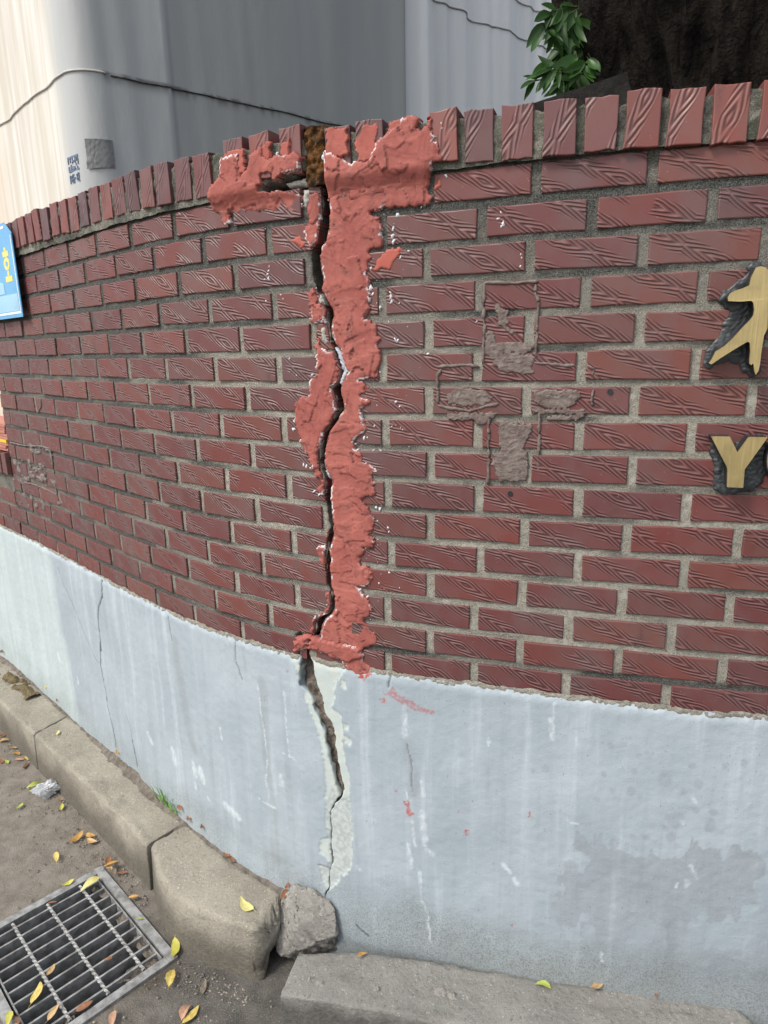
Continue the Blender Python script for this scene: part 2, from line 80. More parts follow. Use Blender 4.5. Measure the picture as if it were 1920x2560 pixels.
WSPOT = [(-0.2015,1.8359,0.006),(-0.2042,1.8296,0.007),(-0.2027,1.8213,0.007),(-0.214,1.8187,0.004),(-0.1985,1.8455,0.004),(0.1024,1.8971,0.007),(0.1022,1.8854,0.008),(0.1036,1.8735,0.006),(0.1128,1.9225,0.009),(-0.2052,1.9231,0.003),(-0.2294,1.8982,0.004),(-0.2104,1.8868,0.003),(-0.2425,1.8782,0.003),(0.1179,1.843,0.005),(0.0532,1.8259,0.007),(0.0503,1.7862,0.009),(0.0551,1.7737,0.007),(0.07,1.7451,0.005),(0.0946,1.7688,0.006),(0.096,1.7564,0.007),(0.1129,1.7527,0.003),(0.1306,1.7057,0.003),(0.1029,1.6799,0.007),(0.108,1.6782,0.006),(-0.2134,1.7722,0.006),(-0.1711,1.7833,0.005),(-0.1653,1.7748,0.004),(0.2119,1.9874,0.006),(0.215,1.9843,0.005),(-0.1504,2.0643,0.007),(-0.0309,2.0506,0.009),(-0.0152,2.0473,0.008),(-0.0401,2.0445,0.007),(-0.1373,1.9661,0.003),(0.209,2.0665,0.005),(0.2075,2.0747,0.004),(-0.1576,1.6438,0.004),(-0.2967,1.6878,0.003),(0.026,1.4697,0.007),(0.0331,1.4715,0.005),(0.0027,1.4561,0.007),(0.0093,1.4433,0.006),(0.0159,1.4288,0.007),(0.035,1.4214,0.006),(0.0655,1.3965,0.013),(0.0757,1.3904,0.012),(0.0633,1.4435,0.004),(0.0461,1.4429,0.005),(0.0768,1.4391,0.003),(-0.1261,1.4003,0.01),(-0.1144,1.3959,0.007),(-0.1341,1.4016,0.006),(0.0493,1.3126,0.006),(0.058,1.3081,0.005),(0.052,1.2824,0.006),(0.0213,1.2162,0.006),(0.0779,1.2672,0.006),(0.0795,1.2588,0.005),(0.101,1.5498,0.005),(0.1107,1.5406,0.005),(0.0511,1.4975,0.006),(0.0916,1.4967,0.004),(-0.1386,1.4575,0.007),(-0.1572,1.4837,0.009),(-0.1538,1.504,0.008),(-0.119,1.5509,0.006),(-0.1061,1.5722,0.007),(-0.1097,1.3394,0.006),(-0.0942,1.3336,0.007),(-0.0884,1.0604,0.005),(0.0211,1.0952,0.005),(0.0772,1.1601,0.004),(0.0514,1.131,0.004),(-0.0983,1.6091,0.006),(-0.1409,1.6076,0.004),(-0.0554,1.3398,0.008),(-0.0415,1.3133,0.006),(0.0501,1.0148,0.005),(0.0063,0.9882,0.007),(-0.0396,0.9963,0.006),(0.3211,1.9113,0.005),(0.3168,1.9012,0.006),(0.3259,1.8922,0.007),(0.3226,1.8873,0.006),(0.3604,1.8334,0.004),(0.3627,1.8269,0.004),(0.3609,1.8122,0.005),(0.0953,1.7657,0.006),(0.0942,1.7749,0.006),(0.1345,1.8538,0.005),(0.2758,1.7111,0.003),(0.1742,1.6493,0.004)]
KERB_OUT = [(-1.7726,2.8076),(-1.4832,2.5297)]
CHUNK = [(-0.2694,1.5797,0.2281),(-0.2265,1.5668,0.2192),(-0.1787,1.5417,0.2056),(-0.1601,1.527,0.1862),(-0.1552,1.519,0.1607),(-0.1594,1.51,0.1201),(-0.2034,1.5433,0.07),(-0.2493,1.5296,0.06),(-0.3144,1.5208,0.04),(-0.3443,1.5569,0.06),(-0.3397,1.5739,0.1),(-0.3298,1.5838,0.13),(-0.3162,1.6123,0.148),(-0.2594,1.5311,0.135),(-0.227,1.5449,0.165),(-0.2876,1.5802,0.155)]
LEAVES = [(-1.9452, 3.1659, 0.2121, 0.05, 2.045, 'brown', 'reddish brown leaf at the far end of the kerb beside moss'), (-1.5552, 2.8004, 0.1978, 0.06, 2.033, 'yellow', 'yellow leaf on the kerb just below the moss strip'), (-1.4544, 2.7003, 0.1874, 0.035, 1.866, 'rust', 'tiny rust leaf in the dirt seam above the upper kerb joint'), (-1.7274, 2.7263, 0.006, 0.055, 0.746, 'rust', 'rust leaf topmost in the heap by the upper kerb'), (-1.7052, 2.6826, 0.006, 0.055, 0.131, 'ochre', 'ochre leaf under the rust leaf in the heap by the upper kerb'), (-1.6376, 2.6242, 0.006, 0.07, -0.037, 'tan', 'large tan yellow oval leaf in the heap by the upper kerb'), (-1.6021, 2.5793, 0.006, 0.055, -0.283, 'ochre', 'narrow ochre leaf just below the large tan oval leaf'), (-1.5627, 2.5387, 0.006, 0.05, -0.037, 'peach', 'pale peach leaf touching a yellow leaf by the upper kerb'), (-1.5362, 2.5432, 0.006, 0.05, -0.795, 'yellow', 'yellow leaf touching the pale peach leaf by the upper kerb'), (-1.6379, 2.5309, 0.006, 0.05, 1.988, 'rust', 'rust leaf cut by the left edge of the picture'), (-1.6111, 2.5222, 0.006, 0.05, -0.693, 'lime', 'pale lime leaf beside the rust leaf at the left edge'), (-1.5109, 2.4881, 0.006, 0.06, 1.656, 'brown', 'curled brown leaf lowest of the heap by the upper kerb'), (-1.4102, 2.3546, 0.006, 0.075, 0.83, 'lime', 'long lime leaf lying against the crumpled plastic'), (-1.4015, 2.3284, 0.006, 0.04, 0.264, 'lime', 'short lime leaf below the long one at the plastic'), (-1.4055, 2.2307, 0.006, 0.045, 1.294, 'lime', 'small lime leaf alone on the street left of the plastic'), (-1.2398, 2.2194, 0.006, 0.05, 1.845, 'yellowgreen', 'yellow green leaf on the street below the plastic'), (-1.2643, 2.2666, 0.006, 0.03, -0.028, 'rust', 'tiny rust leaf just under the crumpled plastic'), (-1.3479, 2.4709, 0.168, 0.035, 1.714, 'pale', 'pale round leaf on the kerb by the upper joint'), (-1.0252, 2.2632, 0.2074, 0.045, 1.906, 'ochre', 'ochre leaf in the dirt seam where the hairline crack ends'), (-0.6891, 1.9269, 0.2133, 0.045, 1.862, 'rust', 'rust leaf in the dirt seam below the grass tuft'), (-0.6537, 1.8937, 0.1975, 0.045, 1.778, 'rust', 'rust leaf at the back end of the lower kerb joint'), (-0.5994, 1.8444, 0.2065, 0.035, 1.801, 'brown', 'small brown leaf in the seam past the lower kerb joint'), (-1.1151, 2.0531, 0.006, 0.075, 1.033, 'ochre', 'curled ochre leaf with dark edge above the drain grate'), (-1.0674, 2.067, 0.006, 0.05, -0.258, 'ochre', 'small ochre leaf right of the curled one above the grate'), (-1.0489, 2.0378, 0.006, 0.055, -0.338, 'tan', 'tan folded leaf below the small ochre one above the grate'), (-1.1432, 1.9613, 0.006, 0.065, -0.991, 'yellow', 'broad yellow leaf alone on the street above the grate'), (-0.9486, 1.9223, 0.016, 0.06, 1.827, 'rust', 'rust leaf standing in the clump at the grate corner'), (-0.9301, 1.9091, 0.020999999999999998, 0.06, 0.228, 'ochre', 'ochre leaf across the clump at the grate corner'), (-0.9342, 1.9034, 0.011, 0.05, -0.618, 'tan', 'tan leaf under the clump at the grate corner'), (-0.9153, 1.887, 0.01, 0.05, -1.097, 'grey', 'grey withered leaf below the clump at the grate corner'), (-0.8892, 1.8839, 0.006, 0.04, 0.232, 'rust', 'rust leaf right of the clump at the grate corner'), (-0.5058, 1.7659, 0.168, 0.045, -0.884, 'rust', 'rust curled leaf in the seam behind the curved kerb'), (-0.482, 1.7428, 0.168, 0.04, -0.896, 'brown', 'brown curled leaf lowest in the seam behind the curved kerb'), (-1.0495, 1.8426, 0.006, 0.05, 0.658, 'yellowgreen', 'yellow green leaf outside the upper rim of the grate'), (-0.97, 1.8301, 0.012, 0.085, 0.896, 'pale', 'long pale yellow leaf on the top corner of the grate'), (-0.8129, 1.776, 0.012, 0.04, -0.031, 'ochre', 'small ochre leaf beside the right rim of the grate'), (-1.059, 1.7603, 0.012, 0.035, 0.211, 'rust', 'rust leaf scrap inside the upper rim of the grate'), (-0.6313, 1.5818, 0.012, 0.075, 1.676, 'yellowgreen', 'yellow green leaf on the right corner of the grate rim'), (-0.7649, 1.6905, 0.012, 0.025, 0.068, 'lime', 'tiny lime leaf on the right ends of the grate bars'), (-0.6107, 1.4948, 0.006, 0.07, 1.621, 'yellow', 'yellow toothed leaf just below the right corner of the grate'), (-0.5133, 1.4648, 0.006, 0.06, 1.588, 'grey', 'grey withered leaf on the dark street below the curved kerb'), (-0.953, 1.5244, 0.012, 0.05, 1.515, 'tan', 'tan curled leaf standing on the middle of the grate'), (-0.9607, 1.4566, 0.012, 0.085, 1.7, 'yellow', 'large yellow leaf on the lower left of the grate'), (-0.8131, 1.4148, 0.012, 0.055, 0.671, 'rust', 'rust crumpled leaf on the lower rim of the grate'), (-0.8867, 1.4005, 0.012, 0.055, 1.249, 'tan', 'tan curled leaf at the lower bars of the grate'), (-0.9954, 1.3828, 0.012, 0.055, 1.909, 'yellowgreen', 'yellow green leaf at the bottom left corner of the picture'), (-0.9747, 1.3823, 0.012, 0.05, -0.652, 'brown', 'brown leaf beside the yellow green one at the bottom left'), (-0.726, 1.381, 0.006, 0.06, 1.789, 'peach', 'peach leaf below the lower rim of the grate'), (-0.5292, 1.3896, 0.006, 0.075, 1.078, 'yellow', 'yellow speckled leaf at the bottom edge between grate and slab'), (-0.5421, 1.3961, 0.004, 0.06, 1.301, 'peach', 'peach leaf tucked under the yellow speckled one'), (-0.406, 1.5691, 0.168, 0.075, -0.755, 'pale', 'pale yellow leaf lying on top of the curved kerb'), (-0.8056, 1.5538, 0.012, 0.03, 0.428, 'rust', 'small rust leaf scrap on the right half of the grate bars'), (-0.2966, 1.6096, 0.19, 0.04, 1.268, 'rust', 'rust leaf wedged in the gap above the broken concrete'), (-0.3055, 1.5902, 0.18, 0.05, 1.344, 'rust', 'rust leaf wedged lower in the gap beside the broken concrete'), (-0.0857, 1.4416, 0.125, 0.04, 0.572, 'ochre', 'ochre curled leaf at the back edge of the slab'), (0.3579, 1.3217, 0.146, 0.05, -0.333, 'lime', 'lime leaf on the concrete slab by the blue wall'), (0.4835, 1.3105, 0.161, 0.065, 0.676, 'tan', 'tan curled leaf on the slab against the wall foot'), (0.6136, 1.2739, 0.1699, 0.022, 0.756, 'rust', 'small rust leaf on the slab near its right end')]
PLASTIC = (-1.3316,2.3066,0.02)
GRASS = (-0.8896,-0.7548)
MOSS = (-2.3614,-1.9862)
OFFL_L = [-0.095,-0.1953,-0.0956,-0.1919,-0.09,-0.1886,-0.2902,-0.1847,-0.2861,-0.1802,-0.0802,-0.175,-0.277,-0.1733,-0.264,-0.3711]
OFFL_R = [0.1808,0.2847,0.1728,0.2803,0.176,0.2778,0.1743,0.2805,0.1791,0.2834,0.1768,0.0839,0.1754,0.0705,0.1739,0.0706]
KAP = [-0.1025,-0.0186,0.0336,0.4153,0.7038,0.0341,0.2432,0.2263]
DRILL = [('Q',0.5387,1.571),('Q',0.3504,1.3595)]
TAPE = [(-0.0081,2.4769),(0.1353,2.4768),(0.1324,2.3778),(-0.0103,2.3686)]
STAMP = (-0.1945,2.4282)
TREE = (1.248,2.451)
SHOOTS = [[(0.569,2.15,2.565),(0.529,2.15,2.56),(0.496,2.15,2.554),(0.487,2.15,2.538),(0.48,2.15,2.509)],[(0.591,2.21,2.585),(0.545,2.21,2.565),(0.525,2.21,2.538),(0.513,2.21,2.511)],[(0.613,2.27,2.596),(0.582,2.27,2.561),(0.573,2.27,2.526),(0.563,2.27,2.5)],[(0.615,2.33,2.56),(0.614,2.33,2.521),(0.591,2.33,2.48),(0.569,2.33,2.455),(0.541,2.33,2.451),(0.494,2.33,2.444)],[(0.567,2.15,2.455),(0.576,2.15,2.428),(0.582,2.15,2.409),(0.611,2.15,2.436)],[(0.543,2.21,2.415),(0.546,2.21,2.398),(0.567,2.21,2.402),(0.604,2.21,2.42)],[(0.598,2.27,2.513),(0.563,2.27,2.49),(0.529,2.27,2.467)],[(0.636,2.33,2.596),(0.621,2.33,2.555),(0.614,2.33,2.526)],[(0.535,2.15,2.41),(0.507,2.15,2.411),(0.484,2.15,2.4)]]
BOARD = [(0.357,1.75,2.197),(0.576,1.75,2.258)]
LUMP_EXTRA = [(-0.2783,1.6316,0.1807),(-0.1828,1.5775,0.1715),(-0.1599,1.5659,0.1142),(-0.2783,1.6316,-0.04),(-0.1828,1.5775,-0.04),(-0.1599,1.5659,-0.04),(-0.3,1.62,-0.04)]
FLAKES = [[(-0.0395,1.6668),(-0.0337,1.668),(-0.0201,1.6567),(-0.0109,1.6418),(-0.0088,1.6257),(0.0034,1.6169),(0.0017,1.6083),(-0.011,1.6054),(-0.0241,1.6308),(-0.0306,1.6433)],[(-0.0307,1.6399),(-0.011,1.6396),(-0.0087,1.6273),(0.003,1.6197),(-0.0081,1.6087),(-0.0155,1.5987),(-0.0206,1.5787),(-0.033,1.59),(-0.0221,1.61),(-0.0257,1.625)],[(-0.0657,1.4551),(-0.0649,1.4392),(-0.0747,1.4254),(-0.0715,1.3987),(-0.0571,1.3833),(-0.0623,1.3694),(-0.0724,1.3797),(-0.0772,1.4065),(-0.076,1.4307)]]
CHIPS = [[(-0.0769,1.7145),(-0.0571,1.7175),(-0.055,1.7003),(-0.0504,1.6769),(-0.0623,1.671),(-0.0727,1.6836)],[(-0.0805,1.7668),(-0.0682,1.7806),(-0.0589,1.7658),(-0.0582,1.7514),(-0.0767,1.7558)],[(-0.1451,2.0088),(-0.1153,2.0127),(-0.0865,2.0138),(-0.0688,2.0063),(-0.0737,1.9935),(-0.1017,1.9983),(-0.1368,1.9994)],[(-0.0992,1.9918),(-0.0779,1.9928),(-0.0836,1.9676),(-0.0944,1.9528),(-0.1027,1.9582)]]
KERB_A = [[(-2.3545,3.3413),(-1.7323,2.7438),(-1.4537,2.4763)],[(-2.391,3.6359),(-1.6487,2.8952),(-1.3718,2.6188)]]
KERB_B = [[(-1.4436,2.4667),(-1.1559,2.195),(-0.9639,2.0079),(-0.7743,1.8208)],[(-1.3609,2.6083),(-1.1092,2.3811),(-0.7983,2.067),(-0.6709,1.9357)]]
KERB_C = [[(-0.7562,1.8181),(-0.6977,1.7041),(-0.6374,1.6286),(-0.5641,1.5723),(-0.4745,1.5297),(-0.3811,1.4967)],[(-0.654,1.9205),(-0.5371,1.7948),(-0.4756,1.7358),(-0.4206,1.6978),(-0.3676,1.661),(-0.3259,1.6284)]]
FILM_COPE = [[(-0.0299,2.0936),(0.0176,2.0916),(0.0168,2.0373),(-0.0324,2.043)],[(0.0414,2.09),(0.0851,2.0901),(0.0786,2.0276),(0.0291,2.0246)],[(0.1089,2.0899),(0.1586,2.0894),(0.1367,2.0705),(0.089,2.0541)],[(-0.2894,2.0875),(-0.2396,2.0889),(-0.238,2.0369),(-0.2977,2.0327)],[(-0.2144,2.0821),(-0.1665,2.0898),(-0.1737,2.0494),(-0.2198,2.0466)],[(-0.1394,2.083),(-0.0936,2.0909),(-0.0926,2.0475),(-0.142,2.0481)]]
SLAB_OUT = [(-0.2844,1.3519),(-0.0505,1.2976),(0.1466,1.2458),(0.45,1.21),(0.82,1.165)]
SLAB_IN = [(-0.2485,1.4818),(-0.0516,1.4614),(0.3048,1.3709),(0.5127,1.3161),(0.766,1.2670000000000001)]
SLABBLOB = [(0.1106,1.3293,0.028),(0.1392,1.3175,0.018),(-0.1892,1.3782,0.012),(-0.0466,1.3514,0.01),(-0.2148,1.3916,0.011)]

# ---------------------------------------------------------------- helpers
rng = np.random.default_rng(7)
random.seed(7)
P_BRICK, H_COURSE = 0.205, 0.068929
Z0 = HC + 0.296256                          # centre height of the top stretcher course
N_COURSE = 16

SS = np.linspace(-3.6, 2.0, 1121)
_kap = np.interp(SS, [-2.2, -1.6, -1.0, -0.5, -0.1, 0.25, 0.7, 1.2], KAP)
_ds = SS[1] - SS[0]
_i0 = int(np.argmin(abs(SS)))
_psi = np.concatenate([[0], np.cumsum((_kap[1:] + _kap[:-1]) / 2 * _ds)]); _psi = _psi - _psi[_i0] + -0.393625
_cx, _sx = np.cos(_psi), np.sin(_psi)
_X = np.concatenate([[0], np.cumsum((_cx[1:] + _cx[:-1]) / 2 * _ds)]); _X = _X - _X[_i0] + -0.06353
_Y = np.concatenate([[0], np.cumsum((_sx[1:] + _sx[:-1]) / 2 * _ds)]); _Y = _Y - _Y[_i0] + 1.511151

def psi_at(s): return np.interp(s, SS, _psi)
def W(s, z, off=0.0):
    """wall metres -> world points (arrays); off is measured outwards from the brick faces"""
    s, z, off = np.broadcast_arrays(np.asarray(s, float), np.asarray(z, float), np.asarray(off, float))
    a = np.interp(s, SS, _psi)
    return np.stack([np.interp(s, SS, _X) + off * np.sin(a), np.interp(s, SS, _Y) - off * np.cos(a), z], -1)

def _hash(i, j, seed):
    h = (i.astype(np.int64) * 374761393 + j.astype(np.int64) * 668265263 + seed * 1442695041) & 0x7fffffff
    h = ((h ^ (h >> 13)) * 1274126177) & 0x7fffffff
    return ((h ^ (h >> 16)) & 0xffff) / 65535.0
def vnoise(x, y, seed=0):
    x = np.asarray(x, float); y = np.asarray(y, float)
    xi = np.floor(x); yi = np.floor(y); u = x - xi; v = y - yi
    u = u * u * (3 - 2 * u); v = v * v * (3 - 2 * v)
    a = _hash(xi, yi, seed); b = _hash(xi + 1, yi, seed); c = _hash(xi, yi + 1, seed); d = _hash(xi + 1, yi + 1, seed)
    return a + (b - a) * u + (c - a) * v + (a - b - c + d) * u * v
def fbm(x, y, oct=4, seed=0):
    t = 0; a = 0.5; n = 0
    for o in range(oct):
        t = t + a * vnoise(x, y, seed + o * 17); n += a; a *= 0.5; x = np.asarray(x) * 2.03 + 5.1; y = np.asarray(y) * 2.03 + 1.7
    return t / n
def sstep(a, b, x):
    t = np.clip((x - a) / (b - a), 0, 1); return t * t * (3 - 2 * t)
def inpoly(x, y, poly):
    x = np.asarray(x); r = np.zeros(x.shape, bool); n = len(poly)
    for i in range(n):
        x1, y1 = poly[i]; x2, y2 = poly[(i + 1) % n]
        if y1 == y2: continue
        c = ((y1 > y) != (y2 > y)) & (x < (x2 - x1) * (y - y1) / (y2 - y1) + x1)
        r ^= c
    return r
def dline(x, y, pts):
    d = np.full(np.shape(x), 9.0)
    for (x1, y1), (x2, y2) in zip(pts[:-1], pts[1:]):
        L = (x2 - x1) ** 2 + (y2 - y1) ** 2 + 1e-12
        t = np.clip(((x - x1) * (x2 - x1) + (y - y1) * (y2 - y1)) / L, 0, 1)
        d = np.minimum(d, np.hypot(x - x1 - t * (x2 - x1), y - y1 - t * (y2 - y1)))
    return d

def mesh_np(name, v, q, smooth=True):
    me = bpy.data.meshes.new(name)
    v = np.asarray(v, np.float32).reshape(-1, 3); q = np.asarray(q, np.int32)
    n = q.shape[1]
    me.vertices.add(len(v)); me.vertices.foreach_set('co', v.ravel())
    me.loops.add(q.size); me.loops.foreach_set('vertex_index', q.ravel())
    me.polygons.add(len(q)); me.polygons.foreach_set('loop_start', np.arange(0, q.size, n, dtype=np.int32))
    me.update(calc_edges=True); me.validate()
    me.polygons.foreach_set('use_smooth', np.full(len(me.polygons), smooth))
    return me
def attr(me, name, rgb):
    a = me.attributes.new(name, 'FLOAT_COLOR', 'POINT')
    n = len(me.vertices); d = np.ones((n, 4), np.float32)
    for k in range(3): d[:, k] = np.ravel(rgb[k]) if rgb[k] is not None else 0
    a.data.foreach_set('color', d.ravel())
def grid_q(nr, nc, keep=None, flip=False):
    i = np.arange(nr * nc).reshape(nr, nc)
    q = np.stack([i[:-1, :-1], i[:-1, 1:], i[1:, 1:], i[1:, :-1]], -1)
    if flip: q = q[..., ::-1]
    if keep is not None: q = q[keep]
    return q.reshape(-1, 4)
def obj(name, me, mat, parent=None, kind=None):
    o = bpy.data.objects.new(name, me); C.objects.link(o)
    if me is not None and mat is not None and len(me.materials) == 0: me.materials.append(mat)
    if parent is not None: o.parent = parent
    if kind: o['kind'] = kind
    return o
def tag(o, label, cat, group=None):
    o['label'] = label; o['category'] = cat
    if group: o['group'] = group
    return o
def thing(name, label, cat, loc=(0, 0, 0), group=None):
    o = bpy.data.objects.new(name, None); C.objects.link(o)
    o.location = loc; o.empty_display_size = 0.05
    return tag(o, label, cat, group)
def part(name, me, mat, root, kind=None):
    """child of an Empty, mesh given in world metres"""
    o = obj(name, me, mat, None, kind); o.parent = root
    if root.parent is None and root.data is None:
        o.location = -root.location
    return o
def subpart(name, me, mat, par):
    o = obj(name, me, mat); o.parent = par; return o
class MB:
    """small mesh collector"""
    def __init__(s): s.v = []; s.f = []
    def add(s, v, f):
        b = len(s.v); s.v += [tuple(map(float, p)) for p in v]; s.f += [tuple(b + i for i in g) for g in f]
    def box(s, c, ax, h):
        """centre, three axis vectors, half sizes"""
        c = np.array(c, float); ax = [np.array(a, float) for a in ax]
        v = [c + sx * h[0] * ax[0] + sy * h[1] * ax[1] + sz * h[2] * ax[2] for sx in (-1, 1) for sy in (-1, 1) for sz in (-1, 1)]
        s.add(v, [(0, 1, 3, 2), (4, 6, 7, 5), (0, 4, 5, 1), (2, 3, 7, 6), (0, 2, 6, 4), (1, 5, 7, 3)])
    def tube(s, pts, rad, n=6, cap=True):
        pts = [np.array(p, float) for p in pts]; m = len(pts); b = len(s.v); fr = []
        for i, p in enumerate(pts):
            t = pts[min(i + 1, m - 1)] - pts[max(i - 1, 0)]; t = t / (np.linalg.norm(t) + 1e-9)
            a = np.cross(t, (0, 0, 1));
            if np.linalg.norm(a) < 0.1: a = np.cross(t, (0, 1, 0))
            a /= np.linalg.norm(a); c = np.cross(t, a); r = rad[i] if hasattr(rad, '__len__') else rad
            for k in range(n):
                q = 2 * math.pi * k / n; s.v.append(tuple(p + r * (math.cos(q) * a + math.sin(q) * c)))
        for i in range(m - 1):
            for k in range(n):
                k2 = (k + 1) % n; s.f.append((b + i * n + k, b + i * n + k2, b + (i + 1) * n + k2, b + (i + 1) * n + k))
        if cap:
            s.f.append(tuple(b + k for k in range(n))[::-1]); s.f.append(tuple(b + (m - 1) * n + k for k in range(n)))
    def mesh(s, name, smooth=False):
        me = bpy.data.meshes.new(name); me.from_pydata(s.v, [], s.f); me.update()
        if smooth: me.polygons.foreach_set('use_smooth', [True] * len(me.polygons))
        return me
def fix_normals(me):
    import bmesh
    bm = bmesh.new(); bm.from_mesh(me); bmesh.ops.recalc_face_normals(bm, faces=bm.faces); bm.to_mesh(me); bm.free()
    return me

# ---------------------------------------------------------------- materials
class NT:
    def __init__(s, name):
        s.m = bpy.data.materials.new(name); s.m.use_nodes = True
        s.t = s.m.node_tree; s.b = s.t.nodes['Principled BSDF']
    def n(s, ty, **kw):
        x = s.t.nodes.new(ty)
        for k, v in kw.items(): setattr(x, k, v)
        return x
    def put(s, sock, v):
        if hasattr(v, 'links') or isinstance(v, bpy.types.NodeSocket): s.t.links.new(v, sock)
        elif v is not None: sock.default_value = v
    def math(s, op, a, b=None, c=None, clamp=False):
        x = s.n('ShaderNodeMath', operation=op); x.use_clamp = clamp
        for i, q in enumerate((a, b, c)):
            if q is not None: s.put(x.inputs[i], q)
        return x.outputs[0]
    def noise(s, vec, scale, detail=3, rough=0.5, dist=0.0):
        x = s.n('ShaderNodeTexNoise'); s.put(x.inputs['Vector'], vec); x.inputs['Scale'].default_value = scale
        x.inputs['Detail'].default_value = detail; x.inputs['Roughness'].default_value = rough; x.inputs['Distortion'].default_value = dist
        return x.outputs[0]
    def voro(s, vec, scale, feature='F1'):
        x = s.n('ShaderNodeTexVoronoi', feature=feature); s.put(x.inputs['Vector'], vec); x.inputs['Scale'].default_value = scale
        return x.outputs[0]
    def ramp(s, f, a, b, lo=0.0, hi=1.0):
        x = s.n('ShaderNodeMapRange'); x.interpolation_type = 'SMOOTHSTEP'
        s.put(x.inputs[0], f); x.inputs[1].default_value = a; x.inputs[2].default_value = b; x.inputs[3].default_value = lo; x.inputs[4].default_value = hi
        return x.outputs[0]
    def mix(s, f, a, b, mode='MIX'):
        x = s.n('ShaderNodeMix', data_type='RGBA', blend_type=mode)
        s.put(x.inputs[0], f)
        for i, q in ((6, a), (7, b)):
            if isinstance(q, tuple) and len(q) == 3: q = q + (1,)
            s.put(x.inputs[i], q)
        return x.outputs[2]
    def coord(s, which='Object'): return s.n('ShaderNodeTexCoord').outputs[which]
    def pos(s): return s.n('ShaderNodeNewGeometry').outputs['Position']
    def map(s, vec, scale):
        x = s.n('ShaderNodeMapping'); s.put(x.inputs[0], vec); x.inputs['Scale'].default_value = scale; return x.outputs[0]
    def attr(s, name):
        x = s.n('ShaderNodeAttribute', attribute_name=name); y = s.n('ShaderNodeSeparateColor'); s.t.links.new(x.outputs['Color'], y.inputs[0])
        return y.outputs
    def bump(s, h, dist, strength=1.0, nrm=None):
        x = s.n('ShaderNodeBump'); s.put(x.inputs['Height'], h); x.inputs['Distance'].default_value = dist; x.inputs['Strength'].default_value = strength
        if nrm is not None: s.put(x.inputs['Normal'], nrm)
        return x.outputs[0]
    def out(s, col=None, rough=None, nrm=None, spec=None, metal=None):
        if isinstance(col, tuple) and len(col) == 3: col = col + (1,)
        s.put(s.b.inputs['Base Color'], col); s.put(s.b.inputs['Roughness'], rough); s.put(s.b.inputs['Normal'], nrm)
        s.put(s.b.inputs['Specular IOR Level'], spec); s.put(s.b.inputs['Metallic'], metal)
        return s.m

